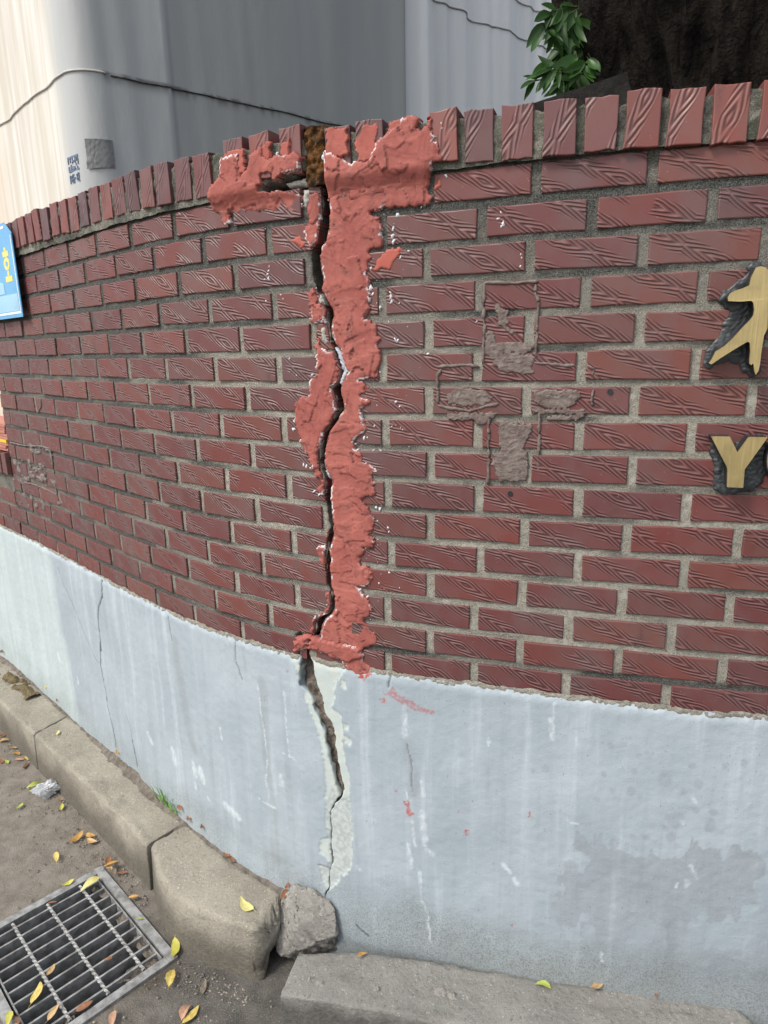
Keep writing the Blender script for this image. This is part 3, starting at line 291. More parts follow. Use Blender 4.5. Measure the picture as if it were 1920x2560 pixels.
def mat_brick(name, angle, cols, period=0.0063, strip=0.057, warp=0.0046, depth=0.0017):
    """extruded brick with a pressed wood grain: nested diamonds in slanting strips, smooth bands between"""
    n = NT(name)
    oc = n.coord('Object'); oi = n.n('ShaderNodeObjectInfo').outputs['Random']
    off = n.n('ShaderNodeCombineXYZ')
    n.put(off.inputs[0], n.math('MULTIPLY', oi, 7.31)); n.put(off.inputs[1], n.math('MULTIPLY', oi, 3.7)); n.put(off.inputs[2], n.math('MULTIPLY', oi, 11.9))
    v = n.n('ShaderNodeVectorMath', operation='ADD'); n.put(v.inputs[0], oc); n.put(v.inputs[1], off.outputs[0])
    wv = n.n('ShaderNodeTexNoise'); n.put(wv.inputs['Vector'], v.outputs[0]); wv.inputs['Scale'].default_value = 16; wv.inputs['Detail'].default_value = 2
    w0 = n.n('ShaderNodeVectorMath', operation='SUBTRACT'); n.put(w0.inputs[0], wv.outputs['Color']); w0.inputs[1].default_value = (.5, .5, .5)
    w1 = n.n('ShaderNodeVectorMath', operation='SCALE'); n.put(w1.inputs[0], w0.outputs[0]); w1.inputs[3].default_value = warp * 2
    v2 = n.n('ShaderNodeVectorMath', operation='ADD'); n.put(v2.inputs[0], v.outputs[0]); n.put(v2.inputs[1], w1.outputs[0])
    sp = n.n('ShaderNodeSeparateXYZ'); n.put(sp.inputs[0], v2.outputs[0]); x, z = sp.outputs[0], sp.outputs[2]
    ca, sa = math.cos(angle), math.sin(angle)
    t = n.math('ADD', n.math('MULTIPLY', x, ca), n.math('MULTIPLY', z, sa))
    r = n.math('ADD', n.math('MULTIPLY', x, -sa), n.math('MULTIPLY', z, ca))
    rs = n.math('DIVIDE', r, strip)
    rn0 = n.math('MULTIPLY', n.math('SUBTRACT', n.math('FRACT', rs), .5), strip)
    rn = n.math('SQRT', n.math('ADD', n.math('MULTIPLY', rn0, rn0), 5e-6))
    ti = n.math('ADD', n.math('DIVIDE', t, .15), n.math('FRACT', n.math('MULTIPLY', n.math('FLOOR', rs), .377)))
    tn0 = n.math('MULTIPLY', n.math('SUBTRACT', n.math('FRACT', ti), .5), .15)
    tn = n.math('SQRT', n.math('ADD', n.math('MULTIPLY', tn0, tn0), 2.5e-5))
    F = n.math('ADD', rn, n.math('MULTIPLY', tn, .25))
    ring = n.math('ADD', n.math('MULTIPLY', n.math('SINE', n.math('MULTIPLY', F, 2 * math.pi / period)), .5), .5)
    mask = n.math('MULTIPLY', n.ramp(rn, .0120, .0175, 1, 0), n.ramp(n.noise(v.outputs[0], 14, 1), .26, .40))
    h = n.math('MULTIPLY', n.math('SUBTRACT', ring, .5), mask)
    fine = n.noise(v.outputs[0], 450, 3)
    hh = n.math('ADD', h, n.math('MULTIPLY', fine, .10))
    nrm = n.bump(hh, depth, 1.0)
    # colour: brick to brick, cloudy within, dark dirt in the grooves, chips
    cr = n.n('ShaderNodeValToRGB'); n.put(cr.inputs[0], oi); e = cr.color_ramp.elements
    e[0].color = cols[0] + (1,); e[1].color = cols[-1] + (1,); e[1].position = 1
    for i, c in enumerate(cols[1:-1]):
        k = e.new((i + 1) / (len(cols) - 1)); k.color = c + (1,)
    tone = n.mix(.10, n.mix(.14, cr.outputs[0], (.30, .05, .045)), (.12, .070, .068))
    base = n.mix(n.ramp(n.noise(v.outputs[0], 14, 3), .3, .75), tone, n.mix(.28, tone, (.16, .100, .098)))
    base = n.mix(n.math('MULTIPLY', n.math('MULTIPLY', n.ramp(ring, .45, .05), mask), .55), base, (.028, .016, .016))
    base = n.mix(n.math('MULTIPLY', n.math('MULTIPLY', n.ramp(ring, .55, 1.0), mask), .34), base, (.27, .15, .14))  # gloss highlight painted into the ridge colour
    pits = n.ramp(n.voro(v.outputs[0], 160), .05, .13, 1, 0)
    base = n.mix(n.math('MULTIPLY', pits, n.ramp(n.noise(v.outputs[0], 60, 1), .5, .62)), base, (.02, .014, .014))
    v3 = n.n('ShaderNodeVectorMath', operation='ADD'); n.put(v3.inputs[0], v.outputs[0]); v3.inputs[1].default_value = (3.3, 1.1, 7.7)
    wh = n.math('MULTIPLY', n.ramp(n.voro(v3.outputs[0], 120), .04, .10, 1, 0), n.ramp(n.noise(v3.outputs[0], 40, 1), .56, .64))
    base = n.mix(n.math('MULTIPLY', wh, .7), base, (.55, .50, .47))
    gr = n.ramp(n.noise(n.map(n.pos(), (7, 7, 3.5)), 1.0, 5, .62), .45, .70)
    base = n.mix(n.math('MULTIPLY', gr, .42), base, (.125, .098, .096))
    soot = n.math('MULTIPLY', n.ramp(n.noise(n.map(n.pos(), (16, 16, 4)), 1.0, 4, .65), .56, .74), n.ramp(n.noise(v.outputs[0], 190, 3, .7), .38, .6))
    base = n.mix(n.math('MULTIPLY', soot, .5), base, (.040, .034, .034))
    return n.out(base, n.ramp(n.noise(v.outputs[0], 30, 2), .3, .7, .42, .62), nrm, .55)

M_brick = mat_brick('glazed_brick', math.radians(-25), [(.125, .034, .029), (.160, .040, .030), (.092, .029, .030), (.170, .052, .036), (.118, .044, .036), (.105, .028, .028), (.150, .038, .030), (.086, .033, .036), (.14, .035, .03)])
M_cope = mat_brick('coping_brick', math.radians(66), [(.20, .052, .036), (.055, .028, .038), (.15, .036, .030), (.23, .064, .042), (.06, .033, .042), (.17, .046, .035), (.21, .056, .04)], strip=.085, period=.0085, depth=.0014)

def mat_mortar():
    n = NT('mortar'); p = n.pos(); g = n.attr('wear')
    fine = n.noise(p, 420, 4, .7); mid = n.noise(p, 60, 4, .6); big = n.noise(p, 9, 3)
    sand = n.mix(n.ramp(fine, .35, .65), (.205, .190, .155), (.45, .425, .36))
    sand = n.mix(n.ramp(mid, .45, .7), sand, (.47, .45, .39))
    dark = n.mix(n.ramp(fine, .38, .66), (.036, .039, .036), (.175, .172, .155))
    f = n.math('ADD', g[0], n.math('MULTIPLY', n.math('SUBTRACT', big, .5), .9))
    f = n.math('ADD', f, n.math('MULTIPLY', n.math('SUBTRACT', mid, .5), .9), clamp=True)
    col = n.mix(f, sand, dark)
    col = n.mix(n.math('MULTIPLY', g[1], n.ramp(mid, .35, .6)), col, (.045, .055, .028))
    return n.out(col, .95, n.bump(n.math('ADD', fine, n.math('MULTIPLY', mid, .9)), .0035), .2)
M_mortar = mat_mortar()

def mat_plinth():
    n = NT('blue_plinth_paint'); p = n.pos(); a = n.attr('marks'); b = n.attr('stains'); c = n.attr('lines')
    st = n.map(p, (22, 22, 1.3)); vstr = n.noise(st, 1.0, 4, .6)
    big = n.noise(p, 5, 4, .55); fine = n.noise(p, 240, 3, .7)
    col = n.mix(n.ramp(big, .3, .7), (.345, .405, .448), (.402, .462, .502))
    col = n.mix(n.math('MULTIPLY', n.ramp(vstr, .50, .74), .55), col, (.54, .605, .65))
    col = n.mix(n.math('MULTIPLY', n.ramp(vstr, .47, .27), .50), col, (.30, .35, .385))
    col = n.mix(n.math('MULTIPLY', c[1], .8), col, n.mix(n.ramp(vstr, .4, .6), (.54, .625, .62), (.47, .555, .56)))
    col = n.mix(n.math('MULTIPLY', b[1], .78), col, n.mix(n.ramp(fine, .3, .7), (.245, .268, .295), (.30, .325, .352)))
    col = n.mix(n.math('MULTIPLY', c[2], .55), col, (.27, .30, .315))
    gm = n.math('MULTIPLY', b[2], n.ramp(n.noise(p, 260, 4, .75), .46, .60))
    col = n.mix(gm, col, (.115, .125, .12))
    col = n.mix(n.math('MULTIPLY', b[2], .62), col, (.20, .215, .205))
    sc = n.math('MULTIPLY', n.ramp(n.noise(n.map(p, (300, 300, 90)), 1.0, 2), .69, .74), .55)
    col = n.mix(sc, col, (.15, .17, .18))
    col = n.mix(n.math('MULTIPLY', b[0], .62), col, (.66, .72, .755))
    col = n.mix(a[0], col, n.mix(n.ramp(n.noise(p, 38, 3), .4, .62), (.50, .565, .55), (.53, .575, .53)))
    col = n.mix(a[1], col, n.mix(n.ramp(n.noise(p, 90, 4), .35, .65), (.40, .44, .43), (.52, .56, .545)))
    col = n.mix(n.math('MULTIPLY', a[2], n.ramp(n.noise(p, 130, 3), .30, .56)), col, (.46, .085, .07))
    col = n.mix(c[0], col, (.05, .055, .06))
    h = n.math('ADD', n.math('MULTIPLY', fine, .5), n.noise(p, 45, 4, .6))
    return n.out(col, n.math('SUBTRACT', .62, n.math('MULTIPLY', b[1], .12)), n.bump(h, .0013), .35)
M_plinth = mat_plinth()

def mat_simple(name, c1, c2, scale=40, rough=.8, bump=.002, bscale=None, spec=.3, metal=0.0, coat=None, detail=4):
    n = NT(name); p = n.coord('Object') if coat else n.pos()
    f = n.noise(p, scale, detail, .6)
    col = n.mix(n.ramp(f, .3, .7), c1, c2)
    nr = n.bump(n.noise(p, bscale or scale * 4, 4, .65), bump) if bump else None
    return n.out(col, rough, nr, spec, metal)

def mat_putty():
    n = NT('red_putty'); p = n.pos(); a = n.attr('marks')
    big = n.noise(p, 12, 3); mid = n.noise(p, 70, 4, .65); st = n.noise(n.map(p, (60, 60, 420)), 1.0, 3)
    col = n.mix(n.ramp(big, .35, .68), (.325, .094, .077), (.415, .132, .106))
    col = n.mix(n.math('MULTIPLY', n.ramp(mid, .50, .72), .5), col, (.42, .145, .118))
    col = n.mix(n.math('MULTIPLY', n.ramp(mid, .47, .30), .5), col, (.19, .055, .047))
    col = n.mix(n.math('MULTIPLY', n.ramp(n.noise(p, 26, 5, .7), .54, .72), .45), col, (.22, .105, .085))
    col = n.mix(n.math('MULTIPLY', a[0], .72), col, (.10, .045, .04))
    col = n.mix(n.math('MULTIPLY', a[1], n.ramp(n.noise(p, 150, 3), .42, .52)), col, (.72, .73, .74))
    col = n.mix(n.math('MULTIPLY', a[2], .8), col, (.47, .115, .082))
    h = n.math('ADD', n.math('MULTIPLY', mid, .9), n.math('MULTIPLY', st, .55))
    return n.out(col, .72, n.bump(h, .0007), .25)
M_putty = mat_putty()
M_core = mat_simple('crack_core', (.070, .055, .045), (.235, .20, .17), 45, .95, .006, 110)
M_rust = mat_simple('rusty_moss', (.035, .024, .016), (.20, .085, .02), 60, .95, .008, 150)
M_white = mat_simple('white_putty', (.62, .63, .65), (.78, .79, .80), 60, .6, .001)
M_resid = mat_simple('grey_adhesive', (.135, .096, .083), (.225, .185, .165), 55, .62, .003, 150, .4)
M_resid2 = mat_simple('grey_cement_smear', (.15, .125, .115), (.25, .225, .205), 60, .85, .003, 160)
M_sil = mat_simple('black_silicone', (.026, .029, .031), (.060, .067, .072), 30, .40, .0006, 90, .5)
M_black = mat_simple('letter_sides', (.015, .016, .017), (.035, .038, .04), 40, .5, .0005)
def mat_brass():
    n = NT('brushed_brass'); p = n.pos()
    st = n.noise(n.map(p, (400, 400, 14)), 1.0, 3); big = n.noise(p, 22, 4)
    col = n.mix(n.ramp(big, .35, .7), (.62, .48, .22), (.50, .39, .19))
    col = n.mix(n.math('MULTIPLY', n.ramp(st, .45, .7), .28), col, (.72, .60, .32))
    return n.out(col, n.ramp(st, .3, .7, .30, .48), n.bump(st, .0004), .5, .72)
M_brass = mat_brass()

def mat_concrete(name, c1, c2, grime, zlo=.03, zhi=.15):
    n = NT(name); p = n.pos()
    f1 = n.noise(p, 6, 5, .6); f2 = n.noise(p, 90, 4, .7); f3 = n.noise(p, 420, 2, .6)
    col = n.mix(n.ramp(f1, .32, .68), c1, c2)
    col = n.mix(n.math('MULTIPLY', n.ramp(f2, .55, .75), .55), col, tuple(min(1, k * 1.45) for k in c2))
    col = n.mix(n.math('MULTIPLY', n.ramp(f2, .45, .28), .6), col, grime)
    ag = n.math('MULTIPLY', n.ramp(n.voro(p, 95), .12, .22, 1, 0), n.ramp(n.noise(p, 35, 1), .45, .6))
    col = n.mix(n.math('MULTIPLY', ag, .8), col, tuple(min(1, k * 1.7) for k in c2))
    pit = n.ramp(n.voro(p, 140), .06, .16, 1, 0)
    col = n.mix(n.math('MULTIPLY', pit, .45), col, grime)
    sz = n.n('ShaderNodeSeparateXYZ'); n.put(sz.inputs[0], p)
    spl = n.ramp(n.math('ADD', sz.outputs[2], n.math('MULTIPLY', n.math('SUBTRACT', f1, .5), .12)), zlo, zhi, 1, 0)
    col = n.mix(n.math('MULTIPLY', spl, .85), col, n.mix(n.ramp(f2, .4, .65), grime, tuple(k * .55 for k in c1)))
    h = n.math('ADD', n.math('ADD', f2, n.math('MULTIPLY', f3, .4)), n.math('MULTIPLY', pit, -.5))
    return n.out(col, .9, n.bump(h, .006), .25)
M_kerb = mat_concrete('kerb_concrete', (.275, .252, .205), (.375, .345, .283), (.115, .10, .08))
M_slab = mat_concrete('slab_concrete', (.205, .198, .180), (.275, .266, .244), (.085, .082, .074), .06, .11)
M_chunk = mat_concrete('broken_concrete', (.25, .238, .215), (.35, .335, .303), (.095, .088, .08), -.05, .05)
def mat_street():
    n = NT('dirty_street'); p = n.pos()
    big = n.noise(p, 2.4, 5, .6); mid = n.noise(p, 18, 4, .6); f = n.noise(p, 230, 4, .7)
    sx = n.n('ShaderNodeSeparateXYZ'); n.put(sx.inputs[0], p)
    side = n.ramp(n.math('ADD', sx.outputs[0], n.math('MULTIPLY', big, .5)), -.75, -.15)
    warm = n.mix(n.ramp(mid, .3, .7), (.195, .172, .143), (.285, .255, .215))
    cool = n.mix(n.ramp(mid, .3, .7), (.095, .090, .080), (.155, .146, .130))
    col = n.mix(side, warm, cool)
    col = n.mix(n.math('MULTIPLY', n.ramp(big, .56, .70), .6), col, (.085, .068, .050))
    col = n.mix(n.math('MULTIPLY', n.ramp(f, .56, .68), .6), col, (.36, .325, .28))
    col = n.mix(n.math('MULTIPLY', n.ramp(f, .42, .28), .7), col, (.035, .03, .026))
    return n.out(col, .92, n.bump(n.math('ADD', f, n.math('MULTIPLY', mid, 1.2)), .006), .25)
M_street = mat_street()
M_dirt = mat_simple('dirt_fill', (.12, .103, .085), (.235, .205, .172), 45, .98, .008, 150)
M_steel = mat_simple('galvanised_steel', (.19, .185, .175), (.40, .405, .40), 35, .55, .001, 200, .5, .35)
M_pit = mat_simple('wet_pit_concrete', (.030, .032, .033), (.075, .078, .078), 18, .7, .003, 60)
def mat_leaf(name, c1, c2):
    n = NT(name); p = n.coord('Object'); sx = n.n('ShaderNodeSeparateXYZ'); n.put(sx.inputs[0], p)
    rib = n.ramp(n.math('ABSOLUTE', sx.outputs[1]), .0, .0016, 1, 0)
    col = n.mix(n.ramp(n.noise(n.pos(), 110, 3), .35, .7), c1, c2)
    col = n.mix(n.math('MULTIPLY', rib, .5), col, tuple(min(1, k * 1.35) for k in c1))
    m = n.out(col, .5, n.bump(n.noise(n.pos(), 220, 2), .001), .4)
    n.b.inputs['Transmission Weight'].default_value = 0.0
    return m
LEAFC = {'yellow': ((.60, .48, .14), (.46, .33, .08)), 'ochre': ((.48, .28, .075), (.34, .18, .05)), 'tan': ((.52, .36, .17), (.38, .23, .10)),
 'peach': ((.44, .26, .17), (.34, .19, .12)), 'rust': ((.28, .125, .062), (.19, .085, .045)), 'brown': ((.19, .095, .05), (.13, .065, .04)),
 'lime': ((.38, .44, .10), (.30, .36, .07)), 'yellowgreen': ((.50, .46, .09), (.40, .40, .07)), 'pale': ((.60, .55, .22), (.52, .46, .16)), 'grey': ((.20, .17, .13), (.14, .115, .09))}
M_leaf = {k: mat_leaf('leaf_' + k, *v) for k, v in LEAFC.items()}

# ---------------------------------------------------------------- the street and the ground
GA = np.array([-0.971, 1.92]); GE1 = np.array([.7091, -.7051]); GE2 = np.array([-.7051, -.7091])   # drain grate: corner and axes
GW, GL = 0.505, 0.408
def G(a, b, z): q = GA + GE1 * a + GE2 * b; return (q[0], q[1], z)
def make_ground():
    # sheet to the horizon, open over the drain pit, built of strips in the grate's axes with fine cells near the wall
    def lin(lo, hi, near): return near
    A = [-80, -20, -5, -2.2] + list(np.arange(-1.8, -.01, .09)) + [0.012, GW - .012] + list(np.arange(GW + .08, 2.4, .09)) + [3, 6, 20, 80]
    B = [-80, -20, -5, -2.4] + list(np.arange(-2.0, -.01, .09)) + [0.012, GL - .012] + list(np.arange(GL + .09, 1.6, .09)) + [2.2, 6, 20, 80]
    A = np.array(A); B = np.array(B)
    a, b = np.meshgrid(A, B)
    x = GA[0] + GE1[0] * a + GE2[0] * b; y = GA[1] + GE1[1] * a + GE2[1] * b
    near = np.exp(-((a - .3) ** 2 + (b - .2) ** 2) / 6)
    z = (fbm(x * 4, y * 4, 4, 3) - .55) * .02 * near
    rim = ((a > -.1) & (a < GW + .1) & (b > -.1) & (b < GL + .1)); z[rim] = -.004
    ia = int(np.where(A == .012)[0][0]); ib = int(np.where(B == .012)[0][0])
    keep = np.ones((len(B) - 1, len(A) - 1), bool); keep[ib, ia] = False
    me = mesh_np('ground', np.stack([x, y, z], -1), grid_q(len(B), len(A), keep, True))
    return obj('street_ground', me, M_street, None, 'structure')
make_ground()

# ---------------------------------------------------------------- brick wall
wall = thing('brick_wall', 'curved red wood-grain brick wall on a pale blue plinth, split by a long crack', 'wall', tuple(W(0, 0, 0)))
_cz = np.array([c[0] for c in CRACK])[::-1]; _cl = np.array([c[1] for c in CRACK])[::-1]; _crr = np.array([c[2] for c in CRACK])[::-1]
def crL(z): return np.interp(z, _cz, _cl) + (vnoise(np.asarray(z) * 140, np.zeros_like(z), 1) - .5) * .004
def crR(z): return np.interp(z, _cz, _crr) + (vnoise(np.asarray(z) * 140, np.zeros_like(z), 2) - .5) * .004
S_END, S_RIGHT, S_LOW = -2.012, 1.53, -2.8
Z_PL = 0.907                                # top of the plinth
Z_TOP = Z0 + .5 * H_COURSE
Z_LOW = HC - .505                           # brick top of the low wall beyond the step

def body(name, z0, z1, dz, side, s_far, ncol, offf, mat, attf=None, inner=(-.006, -.02, -.045, -.09)):
    """one face of the wall on one side of the crack, turned into the crack along its edge"""
    zz = np.arange(z0, z1 + 1e-6, dz)
    edge = crL(zz) if side < 0 else crR(zz)
    t = np.linspace(0, 1, ncol)
    S = s_far + (edge[:, None] - s_far) * t[None]
    Zg = np.repeat(zz[:, None], ncol, 1)
    O = offf(S, Zg)
    if inner:
        Se = np.stack([edge + side * 0.002 * k - side * (vnoise(zz * 70, zz * 0 + k, 5) - .5) * .008 for k in range(len(inner))], 1)
        Oe = np.stack([np.full(len(zz), i) + O[:, -1] * 0 for i in inner], 1)
        S2 = np.concatenate([S, Se], 1); Z2 = np.concatenate([Zg, np.repeat(zz[:, None], len(inner), 1)], 1); O2 = np.concatenate([O, Oe], 1)
    else: S2, Z2, O2 = S, Zg, O
    me = mesh_np(name, W(S2, Z2, O2), grid_q(S2.shape[0], S2.shape[1], None, side > 0))
    if attf:
        for an, rgb in attf(S2, Z2).items(): attr(me, an, rgb)
    return part(name, me, mat, wall)

def mortar_off(S, Z):
    o = -.0034 + (fbm(S * 90, Z * 90, 3, 11) - .5) * .0035 + (fbm(S * 14, Z * 14, 2, 12) - .5) * .003
    for hp in (HOLE, HOLE2):
        m = inpoly(S + (vnoise(S * 150, Z * 150, 3) - .5) * .006, Z, hp); o = np.where(m, -.09, o)
    o = np.where((S > -.20) & (S < -.03) & (Z > 1.998 - .020 * sstep(-.2, -.06, S) + (vnoise(S * 120, Z * 0, 4) - .5) * .006), -.10, o)
    return o
def mortar_att(S, Z):
    top = sstep(1.55, 1.95, Z) * .95 + sstep(-.10, -1.0, S) * .72
    low = np.exp(-((Z - (Z0 - 14.5 * H_COURSE)) / .016) ** 2) * .9 * (.4 + vnoise(S * 5, Z * 0, 8))
    moss = sstep(1.93, 2.0, Z) * fbm(S * 9, Z * 9, 3, 21)
    ph = (Z0 - Z) / H_COURSE; ph = np.abs(ph - np.round(ph)) * H_COURSE        # distance from the course centre: beyond half a brick it is a bed joint
    bed = sstep(.0265, .0295, ph) * (.14 + .62 * sstep(.38, .66, fbm(S * 7, Z * 22, 3, 22)))
    return {'wear': (np.clip(top + low + bed - .12, 0, 1.2), np.clip(moss, 0, 1), None)}
body('mortar_bed', Z_PL - .03, Z_TOP + .005, .006, -1, S_END, 240, mortar_off, M_mortar, mortar_att)
body('mortar_bed', Z_PL - .03, Z_TOP + .005, .006, 1, S_RIGHT, 220, mortar_off, M_mortar, mortar_att)

# --- bricks
def prism(outline, depth, ch=.0022):
    """chamfered slab from an outline (x, z), front at y = 0 facing -y"""
    o = np.array(outline, float); n = len(o)
    area = .5 * np.sum(o[:, 0] * np.roll(o[:, 1], -1) - np.roll(o[:, 0], -1) * o[:, 1])
    if area < 0: o = o[::-1]
    nx = np.roll(o, -1, 0); pv = np.roll(o, 1, 0)
    e1 = nx - o; e0 = o - pv
    e1 /= np.linalg.norm(e1, axis=1)[:, None] + 1e-9; e0 /= np.linalg.norm(e0, axis=1)[:, None] + 1e-9
    inw = np.stack([-(e1[:, 1] + e0[:, 1]), e1[:, 0] + e0[:, 0]], 1); inw /= np.linalg.norm(inw, axis=1)[:, None] + 1e-9
    f = o + inw * ch * 1.2; m = o + inw * ch * .3
    v = [(p[0], 0, p[1]) for p in f] + [(p[0], ch * .35, p[1]) for p in m] + [(p[0], ch * 1.2, p[1]) for p in o] + [(p[0], depth, p[1]) for p in o]
    fc = [tuple(range(n))]
    for k in range(3):
        for i in range(n):
            j = (i + 1) % n; fc.append((k * n + i, (k + 1) * n + i, (k + 1) * n + j, k * n + j))
    fc.append(tuple(3 * n + i for i in range(n))[::-1])
    me = bpy.data.meshes.new('brick'); me.from_pydata(v, [], fc); me.update()
    return me
BL, BH = P_BRICK - .0185, .0545
def rect(l, h, j=.0011):
    a, b = l / 2, h / 2; k = 4
    pts = [(-a, -b)] + [(-a + l * i / k, -b) for i in range(1, k)] + [(a, -b), (a, 0), (a, b)] + [(a - l * i / k, b) for i in range(1, k)] + [(-a, b), (-a, 0)]
    return [(p[0] + random.uniform(-j, j), p[1] + random.uniform(-j, j)) for p in pts]
BRICKS = [prism(rect(BL + random.uniform(-.0025, .0025), BH + random.uniform(-.0015, .0015)), .085) for _ in range(7)]
for b in BRICKS: b.materials.append(M_brick)
def place(name, me, s, z, off, mat, tilt=.42):
    o = obj(name, me, mat); p = W(s, z, off); o.parent = wall
    o.location = Vector(p) - wall.location
    o.rotation_euler = (math.radians(random.gauss(0, tilt)), math.radians(random.gauss(0, .22)), float(psi_at(s)) + math.radians(random.gauss(0, tilt * .7)))
    return o
nb = 0
for k in range(N_COURSE):
    zc = Z0 - k * H_COURSE
    zr = np.array([zc - BH / 2, zc - BH / 4, zc, zc + BH / 4, zc + BH / 2])
    eL, eR = crL(zr), crR(zr)
    low = zc + BH / 2 < Z_LOW - .004
    s_stop = S_LOW if low else S_END
    # left of the crack, from the crack outwards
    j0 = OFFL_L[k] + 2 * P_BRICK
    for i in range(40):
        b, a = j0 - i * P_BRICK - .00925, j0 - (i + 1) * P_BRICK + .00925
        if a > eL.max() - .012: continue
        if b < s_stop + .03: break
        a2 = max(a, s_stop + .002)
        off = random.gauss(.0004, .0008)
        if b > eL.min() - .002 or a2 != a:
            sc = (a2 + min(b, float(eL.min()))) / 2
            pts = [(a2 - sc, zr[0] - zc), (a2 - sc, zr[-1] - zc)] + [(min(b, e) - sc, z - zc) for z, e in zip(zr[::-1], eL[::-1])]
            me = prism(pts, .085)
            place('brick', me, sc, zc, off, M_brick)
        else:
            place('brick', random.choice(BRICKS), (a + b) / 2, zc + random.gauss(0, .0008), off, M_brick)
        nb += 1
    j0 = OFFL_R[k] - 2 * P_BRICK
    for i in range(40):
        a, b = j0 + i * P_BRICK + .00925, j0 + (i + 1) * P_BRICK - .00925
        if b < eR.max() + .012: continue
        if a > 1.33: break
        off = random.gauss(.0004, .0008)
        if a < eR.max() + .002:
            sc = (max(a, float(eR.max())) + b) / 2
            pts = [(b - sc, zr[-1] - zc), (b - sc, zr[0] - zc)] + [(max(a, e) - sc, z - zc) for z, e in zip(zr, eR)]
            place('brick', prism(pts, .085), sc, zc, off, M_brick)
        else:
            place('brick', random.choice(BRICKS), (a + b) / 2, zc + random.gauss(0, .0008), off, M_brick)
        nb += 1

# --- coping of bricks on edge
def zc_cope(s): return HC + np.interp(s, [-1.6, -.3, .1, .8], [.3945, .386, .380, .368])
COPE = [-.4 - .0722 * i for i in range(22)]
cl = sorted([s for s in COPE]) + [-.299, -.224, -.147, -.036, .035, .104, .184, .251, .324, .399, .470, .540, .610, .682, .755, .828, .90, .972, 1.044, 1.116, 1.188, 1.260, 1.332, 1.404, 1.476]
CW = .0555
CBR = [prism(rect(CW + random.uniform(-.002, .002), .090 + random.uniform(-.003, .003), .0018), .19, .0016) for _ in range(6)]
for b in CBR: b.materials.append(M_cope)
for s in cl:
    o = place('coping_brick', random.choice(CBR), s + CW / 2, float(zc_cope(s)) + random.gauss(0, .0022) + (.012 if -.31 < s < -.1 else 0), .013 + random.gauss(0, .002), M_cope, 1.3)
    o.rotation_euler.y += math.radians(random.gauss(0, .8))
def cope_bed():
    zz = np.linspace(0, 1, 16); ss = np.arange(S_END, S_RIGHT, .006)
    S, T = np.meshgrid(ss, zz)
    zb = np.full(S.shape, Z0 + BH / 2 + .0035) + (fbm(S * 25, S * 0, 2, 39) - .5) * .006; zt = zc_cope(S) + .033 + (fbm(S * 60, T * 0, 3, 31) - .5) * .014
    Z = zb + (zt - zb) * T
    O = .0065 + (fbm(S * 80, Z * 80, 3, 32) - .5) * .010
    O = np.where((S > -.20) & (S < -.034) & (Z < 2.009 + .012 * sstep(-.2, -.1, S)), -.10, O)
    O = np.where((S > -.092) & (S < -.038), -.006 + (fbm(S * 50, Z * 50, 3, 33) - .5) * .02, O)
    top = [(S[-1], Z[-1] + (fbm(S[-1] * 40, S[-1] * 0 + k, 2, 34) - .5) * .006, np.full(len(ss), -.05 * k)) for k in range(1, 5)]
    S2 = np.concatenate([S] + [t[0][None] for t in top]); Z2 = np.concatenate([Z] + [t[1][None] for t in top]); O2 = np.concatenate([O] + [t[2][None] for t in top])
    me = mesh_np('coping_mortar', W(S2, Z2, O2), grid_q(S2.shape[0], S2.shape[1]))
    attr(me, 'wear', (np.clip(.55 + (fbm(S2 * 8, Z2 * 8, 3, 35) - .4), 0, 1.2), np.clip(fbm(S2 * 12, Z2 * 12, 3, 36) * 1.1 - .2, 0, 1), None))
    part('coping_mortar', me, M_mortar, wall)
    # rust and moss grown in the split of the coping
    ss = np.arange(-.095, -.034, .003); zz = np.arange(1.995, 2.108, .003); S, Z = np.meshgrid(ss, zz)
    O = .008 + (fbm(S * 110, Z * 110, 4, 37) - .5) * .024 - .02 * (np.abs(S + .0645) / .03) ** 4
    part('rust_moss', mesh_np('rust_moss', W(S, Z, O), grid_q(len(zz), len(ss))), M_rust, wall)
cope_bed()
# back and end faces of the wall
bk = MB()
for (sa, sb, z1) in ((S_END, S_RIGHT, 2.0), (S_LOW, S_END, Z_LOW)):
    n = 40; ss = np.linspace(sa, sb, n); f = W(ss, 0 * ss, 0 * ss - .2); b0 = len(bk.v)
    bk.add([(p[0], p[1], zz) for p in f for zz in (0, z1)], [(2 * i, 2 * i + 1, 2 * i + 3, 2 * i + 2) for i in range(n - 1)])
e = W([S_END] * 4, [Z_LOW - .03, 2.0, 2.0, Z_LOW - .03], [-.006, -.006, -.2, -.2]); bk.add(e, [(0, 1, 2, 3)])
me = bk.mesh('wall_back'); attr(me, 'wear', (np.full(len(me.vertices), .5), None, None)); part('wall_back', me, M_mortar, wall)
